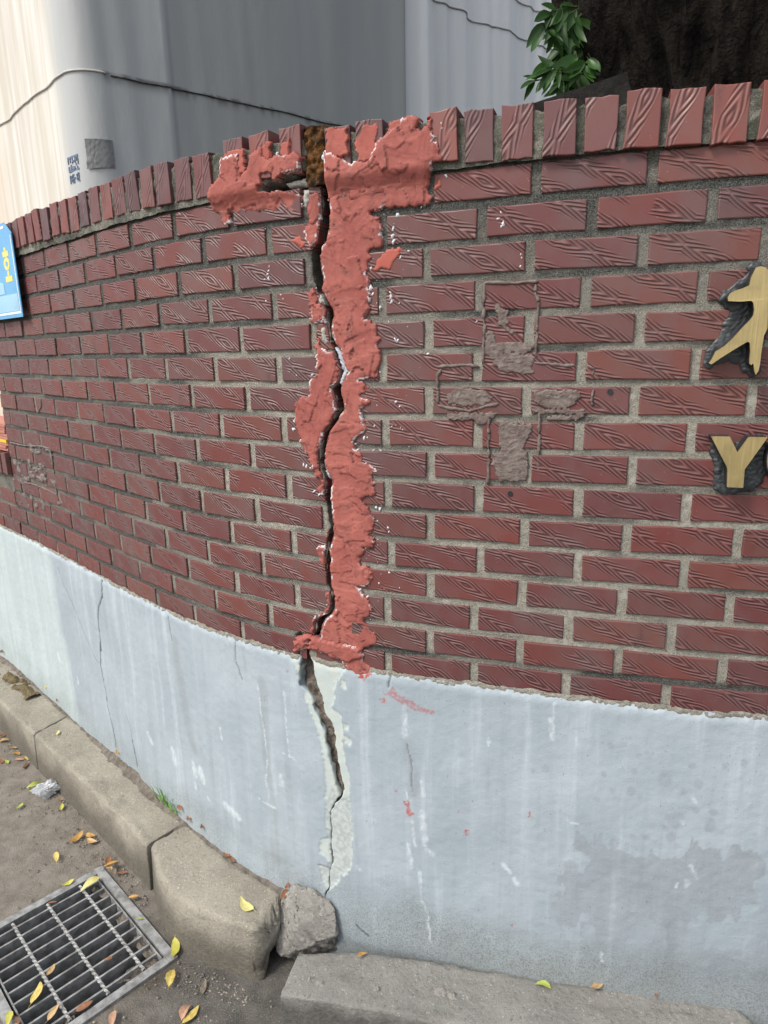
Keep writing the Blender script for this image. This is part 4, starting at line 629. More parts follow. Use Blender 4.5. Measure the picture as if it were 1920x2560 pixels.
# low wall beyond the step: mortar, coping
def low_wall():
    ss = np.arange(S_LOW, S_END + .004, .012); zz = np.arange(Z_PL - .03, Z_LOW + .02, .01); S, Z = np.meshgrid(ss, zz)
    me = mesh_np('low_mortar_bed', W(S, Z, mortar_off(S, Z)), grid_q(len(zz), len(ss))); attr(me, 'wear', (np.full(S.shape, .75), None, None))
    part('low_mortar_bed', me, M_mortar, wall)
    for i in range(10):
        s = S_END - .03 - i * .0722
        place('low_coping_brick', random.choice(CBR), s, Z_LOW + .056, .018, M_cope, 1.0)
    mb = MB()
    for i in range(30):
        s0, s1 = S_LOW + (S_END - S_LOW) * i / 30, S_LOW + (S_END - S_LOW) * (i + 1) / 30
        q = W([s0, s1, s1, s0, s0, s1, s1, s0], [Z_LOW] * 4 + [Z_LOW + .085] * 4, [.004, .004, -.19, -.19] * 2); mb.add(q, [(0, 1, 5, 4), (4, 5, 6, 7)])
    me = mb.mesh('low_coping_mortar'); attr(me, 'wear', (np.full(len(me.vertices), .9), None, None)); part('low_coping_mortar', me, M_mortar, wall)
low_wall()

# --- rubble seen inside the crack
def core():
    zz = np.arange(.30, 2.02, .004); t = np.linspace(0, 1, 26)
    l, r = crL(zz) - .012, crR(zz) + .012
    S = l[:, None] + (r - l)[:, None] * t[None]; Z = np.repeat(zz[:, None], len(t), 1)
    d = np.interp(zz, [.3, .36, .5, .8, .9, .95, 1.0, 1.35, 1.6, 1.75, 2.0], [.003, .005, .010, .014, .040, .05, .045, .036, .05, .042, .075])
    O = -d[:, None] + (fbm(S * 70, Z * 50, 4, 41) - .5) * np.interp(Z, [.3, .8, .95], [.012, .02, .035])
    O = np.minimum(O, -.0015)
    part('crack_core', mesh_np('crack_core', W(S, Z, O), grid_q(len(zz), len(t))), M_core, wall)
core()

# --- plinth
def jit(S, Z, a=.004, f=120, seed=50): return S + (fbm(S * f, Z * f, 3, seed) - .5) * 2 * a, Z + (fbm(S * f, Z * f, 3, seed + 7) - .5) * 2 * a
def plinth_marks(S, Z):
    sj, zj = jit(S, Z, .005)
    peel = inpoly(sj, zj, PEEL)
    for q in PEEL2: peel |= inpoly(sj, zj, q)
    conc = inpoly(sj, zj, CONC)
    red = np.zeros(S.shape); sr, zr = jit(S, Z, .004, 90, 60)
    for q, a in RED: red = np.maximum(red, inpoly(sr, zr, q) * a)
    chalk = np.zeros(S.shape)
    for q, wd in CHALK: chalk = np.maximum(chalk, sstep(wd * 1.25, wd * .5, dline(sr, zr, q) * (1 + .9 * (fbm(S * 60, Z * 40, 3, 61) - .5))))
    chalk = chalk * (.35 + .65 * sstep(.36, .6, fbm(S * 170, Z * 90, 3, 62)))
    zf = Z - .135
    rim = sstep(Z_PL - .012, Z_PL - .002, Z + (fbm(S * 90, Z * 90, 3, 63) - .5) * .02) * .45
    chalk = np.maximum(chalk, rim)
    damp = np.zeros(S.shape); sd, zd = jit(S, Z, .05, 16, 64); sd = sd + (fbm(S * 70, Z * 9, 3, 75) - .5) * .03; zd = zd + (fbm(S * 60, Z * 6, 3, 76) - .5) * .09
    damp = np.maximum(damp, inpoly(sd, zd, DAMP) * (.55 + .5 * fbm(S * 10, Z * 10, 3, 65)))
    soft = fbm(S * 3.5 + 4, Z * 5, 4, 77) + (.36 - Z) * .9 + (np.clip(S, -1, .9) - .45) * .35
    damp = np.maximum(damp, sstep(.50, .72, soft) * .62)
    for s, z, r in DROPS: damp = np.maximum(damp, sstep(r * 1.1, r * .7, np.hypot(sr - s, (zr - z) * .8)) * .6)
    damp = np.maximum(damp, sstep(.33, .2, zd) * sstep(.25, .5, sd) * .55)
    drip = fbm(S * 55, Z * 5, 3, 66); damp = np.clip(damp * (.75 + .6 * (drip - .4)), 0, 1)
    grime = sstep(.20, .0, zf + (fbm(S * 8, Z * 8, 3, 67) - .5) * .16) * (.55 + .45 * sstep(-.2, .3, S))
    line = np.zeros(S.shape); sl_, zl_ = jit(S, Z, .003, 70, 68)
    for q, wd in LINES: line = np.maximum(line, sstep(wd * 1.5 + .0012, wd * .7, dline(sl_, zl_, q)) * min(1, wd / .0018))
    green = sstep(-1.615, -1.70, S + (Z - .5) * .10 + (fbm(S * 3, Z * 14, 2, 69) - .5) * .03)
    streak = np.zeros(S.shape)
    for q, wd in STREAKS: streak = np.maximum(streak, sstep(wd, wd * .2, dline(S + (fbm(S * 12, Z * 8, 2, 70) - .5) * .03, Z, q)) * (.5 + .5 * fbm(S * 9, Z * 4, 3, 71)))
    return peel, conc, red, chalk, damp, grime, line, green, streak
def plinth_off(S, Z):
    peel, conc, red, chalk, damp, grime, line, green, streak = plinth_marks(S, Z)
    o = .0065 + (fbm(S * 5, Z * 5, 3, 72) - .5) * .008 + (fbm(S * 60, Z * 60, 2, 73) - .5) * .0012
    o = o - .0022 * peel - .0012 * conc + chalk * .0004 - line * .005
    o = o - sstep(Z_PL - .02, Z_PL + .004, Z + (fbm(S * 70, Z * 70, 3, 74) - .5) * .012) * .0045
    o = o + sstep(.25, .10, Z) * .012
    return o
def plinth_att(S, Z):
    peel, conc, red, chalk, damp, grime, line, green, streak = plinth_marks(S, Z)
    return {'marks': (peel * 1.0, conc * 1.0, red), 'stains': (chalk, damp, grime), 'lines': (line, green, streak)}
body('plinth', .02, Z_PL + .004, .0042, -1, -2.35, 560, plinth_off, M_plinth, plinth_att, (-.002, -.012, -.03, -.06))
body('plinth', .02, Z_PL + .004, .0042, 1, 1.02, 330, plinth_off, M_plinth, plinth_att, (-.002, -.012, -.03, -.06))
def plinth_far(s0, s1):
    ss = np.linspace(s0 - (.0 if s0 < 0 else .006), s1 + (.006 if s0 < 0 else 0), 44); zz = np.arange(.02, Z_PL + .004, .012); S, Z = np.meshgrid(ss, zz)
    me = mesh_np('plinth', W(S, Z, plinth_off(S, Z)), grid_q(len(zz), len(ss)))
    for k, v in plinth_att(S, Z).items(): attr(me, k, v)
    part('plinth', me, M_plinth, wall)
plinth_far(S_LOW, -2.35); plinth_far(1.02, S_RIGHT)
# sandy bedding between plinth and lowest course
def bedding():
    ss = np.arange(-2.4, 1.05, .004); zz = np.linspace(Z_PL - .009, Z_PL + .007, 7); S, Z = np.meshgrid(ss, zz)
    Zr = Z + (fbm(S * 30, S * 0, 3, 81) - .5) * .014
    O = .0035 + (fbm(S * 150, Z * 150, 3, 82) - .5) * .006 - ((Z - Z_PL) / .012) ** 4 * .006
    keep = ~((S[:-1, :-1] > crL(Z[:-1, :-1]) - .004) & (S[:-1, :-1] < crR(Z[:-1, :-1]) + .004))
    me = mesh_np('bedding_mortar', W(S, Zr, O), grid_q(len(zz), len(ss), keep)); attr(me, 'wear', (np.full(S.shape, .0), None, None))
    part('bedding_mortar', me, M_mortar, wall)
bedding()

# --- relief sheets: putty, adhesive, silicone
def erode_dist(m, n):
    d = np.zeros(m.shape); cur = m.copy()
    for k in range(n):
        d += cur
        c = np.pad(cur, 1, constant_values=False)
        cur = cur & c[:-2, 1:-1] & c[2:, 1:-1] & c[1:-1, :-2] & c[1:-1, 2:]
    return d
def relief(name, maskf, box, ds, hf, mat, attf=None, root=None, taper=4, base=.0015, sink=-.007):
    s0, s1, z0, z1 = box
    ss = np.arange(s0 - 3 * ds, s1 + 3 * ds, ds); zz = np.arange(z0 - 3 * ds, z1 + 3 * ds, ds)
    S, Z = np.meshgrid(ss, zz); m = maskf(S, Z)
    d = erode_dist(m, taper + 6)
    c = np.pad(m, 1, constant_values=False); dil = m | c[:-2, 1:-1] | c[2:, 1:-1] | c[1:-1, :-2] | c[1:-1, 2:]
    O = np.where(m, base + hf(S, Z, np.minimum(d / taper, 1), d), sink)
    keep = dil[:-1, :-1] & dil[1:, :-1] & dil[:-1, 1:] & dil[1:, 1:]
    idx = grid_q(len(zz), len(ss), keep)
    used = np.unique(idx); remap = np.full(S.size, -1); remap[used] = np.arange(len(used))
    v = W(S, Z, O).reshape(-1, 3)[used]
    me = mesh_np(name, v, remap[idx])
    if attf:
        for an, rgb in attf(S, Z, d).items(): attr(me, an, [None if q is None else np.ravel(q)[used] for q in rgb])
    return part(name, me, mat, root or wall)
def bbox(polys):
    a = np.array([p for q in polys for p in q]); return a[:, 0].min(), a[:, 0].max(), a[:, 1].min(), a[:, 1].max()

def lips(S, Z, seed):
    """trowel strokes: overlapping lips with one steep side"""
    w1 = fbm(S * 18, Z * 18, 2, seed) ; w2 = fbm(S * 18, Z * 18, 2, seed + 3)
    q = fbm(S * 11 + w1 * 1.8, Z * 30 + w2 * 1.4, 2, seed + 5) * 5.2
    f = q - np.floor(q)
    return f ** 1.6
_strokes = {}
def strokes(S, Z, seed, n):
    key = (seed, S.shape, round(float(S[0, 0]), 4), round(float(Z[0, 0]), 4))
    if key in _strokes: return _strokes[key]
    r = np.random.default_rng(seed); ss, zz = S[0], Z[:, 0]; H = np.full(S.shape, .002); E = np.zeros(S.shape)
    ds, dz = ss[1] - ss[0], zz[1] - zz[0]
    for k in range(n):
        cs, cz = r.uniform(ss[0], ss[-1]), r.uniform(zz[0], zz[-1])
        horiz = r.random() < (.80 if cz < 1.5 else .45)
        ang = r.normal(0, .35) if horiz else r.normal(1.5, .5)
        if r.random() < .5: ang += math.pi
        la, lb = r.uniform(.018, .055), r.uniform(.007, .020); h0 = r.uniform(.0008, .0042); lip = r.uniform(.0008, .0038); bend = r.normal(0, .35)
        i0, i1 = np.searchsorted(zz, [cz - la - .01, cz + la + .01]); j0, j1 = np.searchsorted(ss, [cs - la - .01, cs + la + .01])
        if i1 - i0 < 2 or j1 - j0 < 2: continue
        x = S[i0:i1, j0:j1] - cs; y = Z[i0:i1, j0:j1] - cz
        a = (x * math.cos(ang) + y * math.sin(ang)) / la; b = (-x * math.sin(ang) + y * math.cos(ang)) / lb + bend * (a * a)
        rag = (vnoise(a * 3 + k, b * 5, 7) - .5) * .5
        ins = (np.abs(b) < 1 - .25 * a * a + rag * .4) & (np.abs(a) < 1 + rag * .3)
        h = h0 + lip * np.clip((a + 1) / 2, 0, 1.2) ** 4 + .0009 * np.clip(np.abs(b), 0, 1.2) ** 5 + (vnoise(b * 7 + k * 3.1, a * .8, 8) - .5) * .0011
        H[i0:i1, j0:j1] = np.where(ins, h, H[i0:i1, j0:j1])
    gx = np.abs(np.diff(H, axis=1, append=H[:, -1:])) + np.abs(np.diff(H, axis=0, append=H[-1:]))
    E = np.clip(gx / .0026 - .35, 0, 1)
    _strokes[key] = (H, E); return _strokes[key]
def putty_h(S, Z, t, d):
    lo = fbm(S * 9, Z * 9, 2, 91); H, E = strokes(S, Z, 92, 1500)
    return (.0006 + .0035 * np.clip(lo - .32, 0, 1) + H * .85) * (.35 + .65 * t)
PJ = lambda S, Z: (S + (fbm(S * 130, Z * 130, 3, 101) - .5) * .013 + (fbm(S * 10, Z * 85, 2, 105) - .5) * .016, Z + (fbm(S * 130, Z * 130, 3, 102) - .5) * .011)
def putty_att(S, Z, d):
    H, E = strokes(S, Z, 92, 1500)
    dark = E * .75 + sstep(.62, .76, fbm(S * 33, Z * 33, 4, 104)) * .3
    white = (d <= 2) * sstep(.54, .66, fbm(S * 38, Z * 38, 3, 103)) * .8
    return {'marks': (np.clip(dark, 0, 1), white * 1., None)}
def m_right(S, Z):
    a, b = PJ(S, Z); m = inpoly(a, b, PATCH_R)
    return m & ((S > crR(Z) + .0022) | inpoly(a, b, PATCH_LINTEL)) & (Z < 1.985)
relief('repair_patch', m_right, bbox([PATCH_R]), .0024, putty_h, M_putty, putty_att)
def m_left(S, Z):
    a, b = PJ(S, Z); m = np.zeros(S.shape, bool)
    for q in PATCH_L: m |= inpoly(a, b, q)
    m &= (S < crL(Z) - .0022) | (Z > 2.0)
    return m & ~((S > -.205) & (S < -.03) & (Z > 1.997 - .018 * sstep(-.2, -.06, S) + (fbm(S * 90, Z * 40, 2, 5) - .5) * .012) & (Z < 2.010 + .014 * sstep(-.2, -.1, S) + (fbm(S * 90, Z * 40, 2, 6) - .5) * .010))
def cope_step(S, Z): return sstep(1.97, 2.010, Z) * .0165
relief('repair_patch', m_left, bbox(PATCH_L), .0024, lambda S, Z, t, d: putty_h(S, Z, t, d) + cope_step(S, Z), M_putty, putty_att)
def m_lintel(S, Z):
    a, b = PJ(S, Z); return inpoly(a, b, PATCH_LINTEL) & ~((S > crL(Z)) & (S < crR(Z)) & (Z < 1.0) & (Z > .93) & (crR(Z) - crL(Z) < .006))
relief('repair_patch', m_lintel, bbox([PATCH_LINTEL]), .0022, lambda S, Z, t, d: putty_h(S, Z, t, d) + .006 * t, M_putty, putty_att)
def m_film(S, Z):
    a, b = PJ(S, Z); m = np.zeros(S.shape, bool)
    for q in FILM: m |= inpoly(a, b, q)
    return m
relief('paint_film', m_film, bbox(FILM), .003, lambda S, Z, t, d: .0008 + .0006 * fbm(S * 80, Z * 80, 2, 111), M_putty, lambda S, Z, d: {'marks': (None, None, np.full(S.shape, .8))}, base=.0006, sink=-.002)
def cpatch():   # putty over the coping bricks right of the split stands on the proud faces
    q = [p for p in PATCH_R if p[1] > 1.98]
    def mk(S, Z):
        a, b = PJ(S, Z); return inpoly(a, b, PATCH_R) & (Z > 1.965) & (S > -.04)
    relief('repair_patch', mk, (-.04, .24, 1.965, 2.11), .0024, lambda S, Z, t, d: putty_h(S, Z, t, d) + .0150 * sstep(1.97, 2.008, Z), M_putty, putty_att)
cpatch()
def m_film2(S, Z):
    a, b = PJ(S, Z); m = np.zeros(S.shape, bool)
    for q in FILM_COPE: m |= inpoly(a, b, q)
    return m & (fbm(S * 30, Z * 18, 3, 113) > .40)
relief('paint_film', m_film2, bbox(FILM_COPE), .0026, lambda S, Z, t, d: .0168 + .0010 * fbm(S * 80, Z * 80, 2, 112), M_putty, lambda S, Z, d: {'marks': (sstep(.5, .7, fbm(S * 40, Z * 40, 3, 114)) * .5, None, np.full(S.shape, .35))}, base=.0006, sink=.010)
# white putty crumbs
mb = MB()
edge = [(p[0], p[1], random.uniform(.001, .0026)) for p in PATCH_R if p[1] < 1.98]
edge = [(s + random.gauss(.008, .012), z + random.gauss(0, .012), r) for s, z, r in edge]
extra = [(random.uniform(.02, .16), random.uniform(1.0, 1.9), random.uniform(.0008, .002)) for _ in range(110)] + [(random.uniform(-.32, -.09), random.uniform(1.3, 1.95), random.uniform(.0008, .0016)) for _ in range(25)]
for s, z, r in WSPOT + edge + extra:
    off = .015 if z > 2.005 else .0006
    n = 7; a0 = random.random() * 6; st = random.uniform(1, 2.1); an = random.gauss(1.2, .5)
    R = [r * .85 * random.uniform(.35, 1.2) for _ in range(n)]
    def loc(k, f):
        q = a0 + 6.283 * k / n; u, v = R[k] * f * math.cos(q) * st * .75, R[k] * f * math.sin(q) * .75
        return s + u * math.cos(an) - v * math.sin(an), z + u * math.sin(an) + v * math.cos(an)
    o_ = [loc(k, 1) for k in range(n)]; i_ = [loc(k, .55) for k in range(n)]
    pts = W([p[0] for p in o_] + [p[0] for p in i_] + [s], [p[1] for p in o_] + [p[1] for p in i_] + [z], [off - .002] * n + [off + min(r * .2, .0012)] * n + [off + min(r * .28, .0016)])
    mb.add(pts, [(k, (k + 1) % n, n + (k + 1) % n, n + k) for k in range(n)] + [(n + k, n + (k + 1) % n, 2 * n) for k in range(n)])
part('putty_specks', mb.mesh('putty_specks', True), M_white, wall, 'stuff')

M_flake = mat_simple('grey_paint_flake', (.34, .36, .40), (.55, .57, .62), 60, .7, .002, 150)
M_stone = mat_simple('pale_mortar_chip', (.34, .33, .29), (.52, .51, .46), 60, .9, .004, 150)
for q, mm, nm in [(f, M_flake, 'paint_flake') for f in FLAKES] + [(f, M_stone, 'mortar_chip') for f in CHIPS]:
    relief(nm, blob_mask([q], .003, 140, 170) if False else (lambda S, Z, q=q: inpoly(S + (fbm(S * 140, Z * 140, 2, 9) - .5) * .005, Z, q)), bbox([q]), .0022, lambda S, Z, t, d: -.004 + .006 * t + .006 * (fbm(S * 60, Z * 60, 3, 171) - .5), mm, None, None, 4, .0, -.02)
# residue of the letters that were taken off
def blob_mask(polys, a=.006, f=110, seed=120):
    def mk(S, Z):
        sj, zj = jit(S, Z, a, f, seed); m = np.zeros(S.shape, bool)
        for q in polys: m |= inpoly(sj, zj, q)
        return m
    return mk
def res_h(S, Z, t, d):
    l = lips(S * 1.5, Z * 1.5, 131)
    return (.0002 + .0022 * l ** 4 + .0008 * np.clip(fbm(S * 40, Z * 60, 3, 133) - .35, 0, 1)) * (.35 + .65 * t)
def beads(name, lines, r, mat):
    mb = MB()
    for q in lines:
        P_ = []
        for (a, b), (c, d) in zip(q[:-1], q[1:]):
            n = max(3, int(math.hypot(c - a, d - b) / .006)); P_ += [(a + (c - a) * i / n, b + (d - b) * i / n) for i in range(n)]
        P_.append(q[-1]); n = len(P_)
        s = np.array([p[0] for p in P_]); z = np.array([p[1] for p in P_])
        s = s + (fbm(z * 60, s * 60, 2, 141) - .5) * .006; z = z + (fbm(s * 60, z * 60, 2, 142) - .5) * .004
        rr = r * (.45 + 1.1 * fbm(s * 90, z * 90, 2, 143)); rr[0] *= .3; rr[-1] *= .25
        mb.tube(list(W(s, z, np.full(n, .0005))), list(rr), 6)
    return mb.mesh(name, True)
for i, (polys, lines) in enumerate(((RES, BEADS), (RES2, BEADS2))):
    root = wall
    relief('adhesive_residue', blob_mask(polys), bbox(polys), .0022, res_h, M_resid)
    part('adhesive_bead', beads('adhesive_bead', lines, .0036 if i == 0 else .0034, M_resid), M_resid, wall)
def m_smear(S, Z):
    sj, zj = jit(S, Z, .03, 20, 150); return inpoly(sj, zj, SMEAR) & (fbm(S * 22, Z * 40, 4, 151) > .64)
relief('cement_smear', m_smear, bbox([SMEAR]), .005, lambda S, Z, t, d: .001 + .002 * fbm(S * 60, Z * 60, 3, 152), M_resid2, sink=-.004)
part('cement_ridge', beads('cement_ridge', SMEARB, .003, M_resid2), M_resid2, wall)
# drill holes
for c, s, z in DRILL:
    mb = MB(); pts = W([s + .0055 * math.cos(a) for a in np.linspace(0, 6.283, 11)[:-1]] * 2, [z + .0055 * math.sin(a) for a in np.linspace(0, 6.283, 11)[:-1]] * 2, [.0022] * 10 + [.0002] * 10)
    mb.add(pts, [tuple(range(10))[::-1]] + [(i, (i + 1) % 10, 10 + (i + 1) % 10, 10 + i) for i in range(10)])
    part('drill_plug', mb.mesh('drill_plug'), M_black, wall)

# ---------------------------------------------------------------- letters
def letter(name, label, outline, sil, inner=None, thick=.026, off=.030):
    c = np.mean(np.array(outline), 0)
    root = thing(name, label, 'letter', tuple(W(c[0], c[1], 0)), 'brass letters on the brick wall')
    o = [tuple(p) for p in outline]
    a = sum(o[i][0] * o[(i + 1) % len(o)][1] - o[(i + 1) % len(o)][0] * o[i][1] for i in range(len(o)))
    if a < 0: o = o[::-1]
    n = len(o)
    from mathutils.geometry import tessellate_polygon
    loops = [[Vector((p[0], p[1], 0)) for p in o]]
    if inner: loops.append([Vector((p[0], p[1], 0)) for p in inner])
    tri = tessellate_polygon(loops); allp = o + ([tuple(p) for p in inner] if inner else [])
    S_ = [p[0] for p in allp]; Z_ = [p[1] for p in allp]; m = len(allp)
    fm = MB(); fm.add(list(W(S_, Z_, [off + .004] * m)) + list(W(S_, Z_, [off] * m)), [tuple(t) for t in tri] + [(i, (i + 1) % n, m + (i + 1) % n, m + i) for i in range(n)] + ([(n + i, n + (i + 1) % len(inner), m + n + (i + 1) % len(inner), m + n + i) for i in range(len(inner))] if inner else []))
    part('face_plate', fix_normals(fm.mesh('face_plate')), M_brass, root)
    sm = MB(); e = W(S_, Z_, [off - .0005] * m); d = W(S_, Z_, [off - thick] * m)
    sm.add(list(e) + list(d), [(i, (i + 1) % n, m + (i + 1) % n, m + i) for i in range(n)] + ([(n + i, n + (i + 1) % len(inner), m + n + (i + 1) % len(inner), m + n + i) for i in range(len(inner))] if inner else []))
    part('side_band', fix_normals(sm.mesh('side_band')), M_black, root)
    if sil:
        def hf(S, Z, t, dd):
            return (.0015 + .007 * np.clip(fbm(S * 30, Z * 30, 2, 161) - .25, 0, 1) + .0025 * lips(S * 2.2, Z * 2.2, 162)) * (.3 + .7 * t)
        relief('silicone_bed', blob_mask([sil], .006, 90, 160), bbox([sil]), .0022, hf, M_sil, None, root)
    return root
letter('brass_character', 'large brass character with splayed brush-stroke feet on the right of the brick wall', HANJA, SIL_H)
letter('brass_letter', 'brass capital letter Y standing off the brick wall below the brass character', YLET, SIL_Y)
letter('brass_letter', 'brass round letter cut by the right picture edge beside the Y', OLET, None, OLETI)

# ---------------------------------------------------------------- blue street sign on the far left of the wall
M_blue = mat_simple('blue_enamel', (.10, .36, .66), (.13, .42, .72), 6, .25, .0004, 60, .5)
M_pale = mat_simple('pale_blue_print', (.30, .56, .76), (.36, .62, .80), 10, .3, 0, None, .5)
M_wht = mat_simple('white_print', (.78, .82, .85), (.84, .87, .9), 10, .3, 0, None, .5)
M_yel = mat_simple('yellow_print', (.80, .68, .16), (.84, .72, .2), 10, .35, 0, None, .5)
def wall_sign():
    s1, s0, zb, zt = -1.532, -2.0, HC + .125, HC + .440
    root = thing('street_sign', 'blue enamel sign plate with white border at the left end of the brick wall', 'sign', tuple(W(-1.77, zb, .02)))
    def plate(poly, off, th):
        mb = MB(); n = len(poly); S_ = [p[0] for p in poly]; Z_ = [p[1] for p in poly]
        # flat plate: chord through the two ends
        A = W(s0, 0, off); B = W(s1, 0, off); d = (B - A) / (s1 - s0); nrm = np.array([d[1], -d[0], 0]); nrm /= np.linalg.norm(nrm)
        P3 = [A + d * (s - s0) + np.array([0, 0, z]) for s, z in poly]
        mb.add([p + nrm * th for p in P3] + P3, [tuple(range(n))] + [(i, (i + 1) % n, n + (i + 1) % n, n + i) for i in range(n)])
        return fix_normals(mb.mesh('plate'))
    pl = [(s0, zb), (s1, zb), (s1, zt - .04), (s1 - .06, zt), (s0, zt)]
    O = .022
    pln = part('plate', plate(pl, O, .003), M_blue, root)
    z_ = lambda p: subpart('border', plate(p, O + .0032, .0006), M_wht, pln)
    z_([(s0, zb + .012), (s1 - .008, zb + .012), (s1 - .008, zb + .02), (s0, zb + .02)])
    z_([(s1 - .014, zb + .02), (s1 - .008, zb + .02), (s1 - .008, zt - .045), (s1 - .014, zt - .047)])
    z_([(s0, zt - .018), (s1 - .065, zt - .018), (s1 - .062, zt - .010), (s0, zt - .010)])
    p_ = lambda p, m, nm: subpart(nm, plate(p, O + .0032, .0006), m, pln)
    p_([(s0, zb + .022), (s1 - .02, zb + .022), (s1 - .02, zb + .080), (s0, zb + .080)], M_pale, 'lower_panel')
    p_([(s0, zb + .085), (s1 - .15, zb + .085), (s1 - .15, zb + .12), (s1 - .19, zb + .13), (s1 - .2, zb + .25), (s1 - .26, zt - .06), (s0, zt - .06)], M_pale, 'figure_panel')
    # the yellow syllable: cap stroke, bar, ring, stem, base bar
    c = s1 - .083
    q = lambda a, b, z0_, z1_: p_([(c + a, zb + z0_), (c + b, zb + z0_), (c + b, zb + z1_), (c + a, zb + z1_)], M_yel, 'character_stroke')
    q(-.012, .008, .225, .236); q(-.032, .028, .205, .224)
    ring = [(c - .002 + .030 * math.cos(t), zb + .182 + .022 * math.sin(t)) for t in np.linspace(0, 6.283, 17)[:-1]]
    p_(ring, M_yel, 'character_stroke')
    subpart('character_counter', plate([(c - .002 + .012 * math.cos(t), zb + .182 + .009 * math.sin(t)) for t in np.linspace(0, 6.283, 13)[:-1]], O + .0039, .0004), M_blue, pln)
    q(-.008, .010, .142, .158); q(-.034, .036, .122, .141)
    for k, (a, h) in enumerate(((.030, .038), (.045, .034), (.022, .008), (.068, .012), (.088, .010))):
        p_([(s1 - a - .006, zb + .028), (s1 - a, zb + .028), (s1 - a - .002, zb + .028 + h), (s1 - a - .005, zb + .028 + h)], M_wht, 'small_print')
wall_sign()

# ---------------------------------------------------------------- kerb stones
def stone(name, outer, inner, zt, mat, label, cat, rnd=.035, batter=.02, rough=.0022, zb=-.06, step=.012, endrough=0, group=None, seed=0, rise=0.0):
    outer = np.array(outer, float); inner = np.array(inner, float)
    L = np.concatenate([[0], np.cumsum(np.hypot(*np.diff(outer, axis=0).T))]); n = max(8, int(L[-1] / step)); t = np.linspace(0, L[-1], n)
    def sm(P):
        L2 = np.concatenate([[0], np.cumsum(np.hypot(*np.diff(P, axis=0).T))]); L2 = L2 / L2[-1]; k = 3 if len(P) > 3 else 1
        # Catmull-Rom through the points
        out = []
        for f in t / L[-1]:
            i = min(len(P) - 2, int(np.searchsorted(L2, f, 'right') - 1)); i = max(i, 0); u = (f - L2[i]) / (L2[i + 1] - L2[i] + 1e-9)
            p0 = P[i - 1] if i else 2 * P[0] - P[1]; p3 = P[i + 2] if i + 2 < len(P) else 2 * P[-1] - P[-2]
            out.append(.5 * (2 * P[i] + (P[i + 1] - p0) * u + (2 * p0 - 5 * P[i] + 4 * P[i + 1] - p3) * u ** 2 + (-p0 + 3 * P[i] - 3 * P[i + 1] + p3) * u ** 3))
        return np.array(out)
    o, ii = sm(outer), sm(inner); d = ii - o; wd = np.hypot(d[:, 0], d[:, 1]); d = d / wd[:, None]
    prof = [(-batter, zb), (-batter, zb + .03)] + [(-batter + batter * k / 6, zb + .03 + (zt - rnd - zb - .03) * k / 6) for k in range(1, 6)]
    prof += [(rnd * (1 - math.cos(a)), zt - rnd + rnd * math.sin(a)) for a in np.linspace(0, math.pi / 2, 6)]
    V = []
    for i in range(n):
        row = [(o[i][0] + d[i][0] * a, o[i][1] + d[i][1] * a, z) for a, z in prof]
        w_ = wd[i]
        for k in range(1, 13):
            a = rnd + (w_ - .012 - rnd) * k / 12; row.append((o[i][0] + d[i][0] * a, o[i][1] + d[i][1] * a, zt))
        row += [(o[i][0] + d[i][0] * w_, o[i][1] + d[i][1] * w_, zt - .012), (o[i][0] + d[i][0] * w_, o[i][1] + d[i][1] * w_, zb)]
        V.append(row)
    V = np.array(V); m = V.shape[1]
    V[..., 2] += np.where(V[..., 2] > .02, rise * np.linspace(0, 1, n)[:, None], 0)
    u = np.arange(n)[:, None] * step + seed; v = np.arange(m)[None] * .014
    nz = (fbm(u * 30, v * 30 + 0 * u, 3, 171 + seed) - .5) * rough * 2 + (fbm(u * 5, v * 6, 3, 172 + seed) - .5) * rough * 3
    bite = sstep(.60, .72, fbm(u * 14, v * 26, 4, 173 + seed)) * .0045
    cen = V.mean(1, keepdims=True); dirv = V - cen; dirv /= np.linalg.norm(dirv, axis=2, keepdims=True)
    V = V + dirv * (nz - bite)[..., None]
    # rounded ends
    e0 = V[0].mean(0); e1 = V[-1].mean(0)
    ax0 = (o[1] - o[0]) / np.hypot(*(o[1] - o[0])); ax1 = (o[-1] - o[-2]) / np.hypot(*(o[-1] - o[-2]))
    rows = [e0 + (V[0] - e0) * .955 - np.array([*ax0, 0]) * .004] + list(V)
    if endrough:
        rr = np.random.default_rng(5 + seed)
        for k, f in enumerate((.95, .82, .6, .3)):
            rows.append(e1 + (V[-1] - e1) * f + np.array([*ax1, 0]) * .016 * (k + 1) * .5 + rr.normal(0, endrough, (m, 3)) * np.array([1, 1, .6]))
    else: rows.append(e1 + (V[-1] - e1) * .955 + np.array([*ax1, 0]) * .004)
    V = np.array(rows)
    me = mesh_np(name, V, grid_q(V.shape[0], m, None, True))
    import bmesh
    bm = bmesh.new(); bm.from_mesh(me); bm.verts.ensure_lookup_table()
    bm.faces.new([bm.verts[i] for i in range(m)]); nr = V.shape[0]; bm.faces.new([bm.verts[(nr - 1) * m + i] for i in range(m)])
    bmesh.ops.recalc_face_normals(bm, faces=bm.faces); bm.to_mesh(me); bm.free()
    org = V.reshape(-1, 3).mean(0); org[2] = 0
    me.transform(Matrix.Translation(-Vector(org)))
    ob = obj(name, me, mat); ob.location = org
    return tag(ob, label, cat, group)
KG = 'kerb stones along the wall'
stone('kerb_stone', KERB_A[0], KERB_A[1], .165, M_kerb, 'straight concrete kerb stone furthest up the wall, carrying moss', 'kerb', rnd=.015, batter=.006, rough=.0011, group=KG)
stone('kerb_stone', KERB_B[0], KERB_B[1], .165, M_kerb, 'long straight concrete kerb stone in the middle of the run', 'kerb', rnd=.015, batter=.006, rough=.0011, group=KG, seed=3)
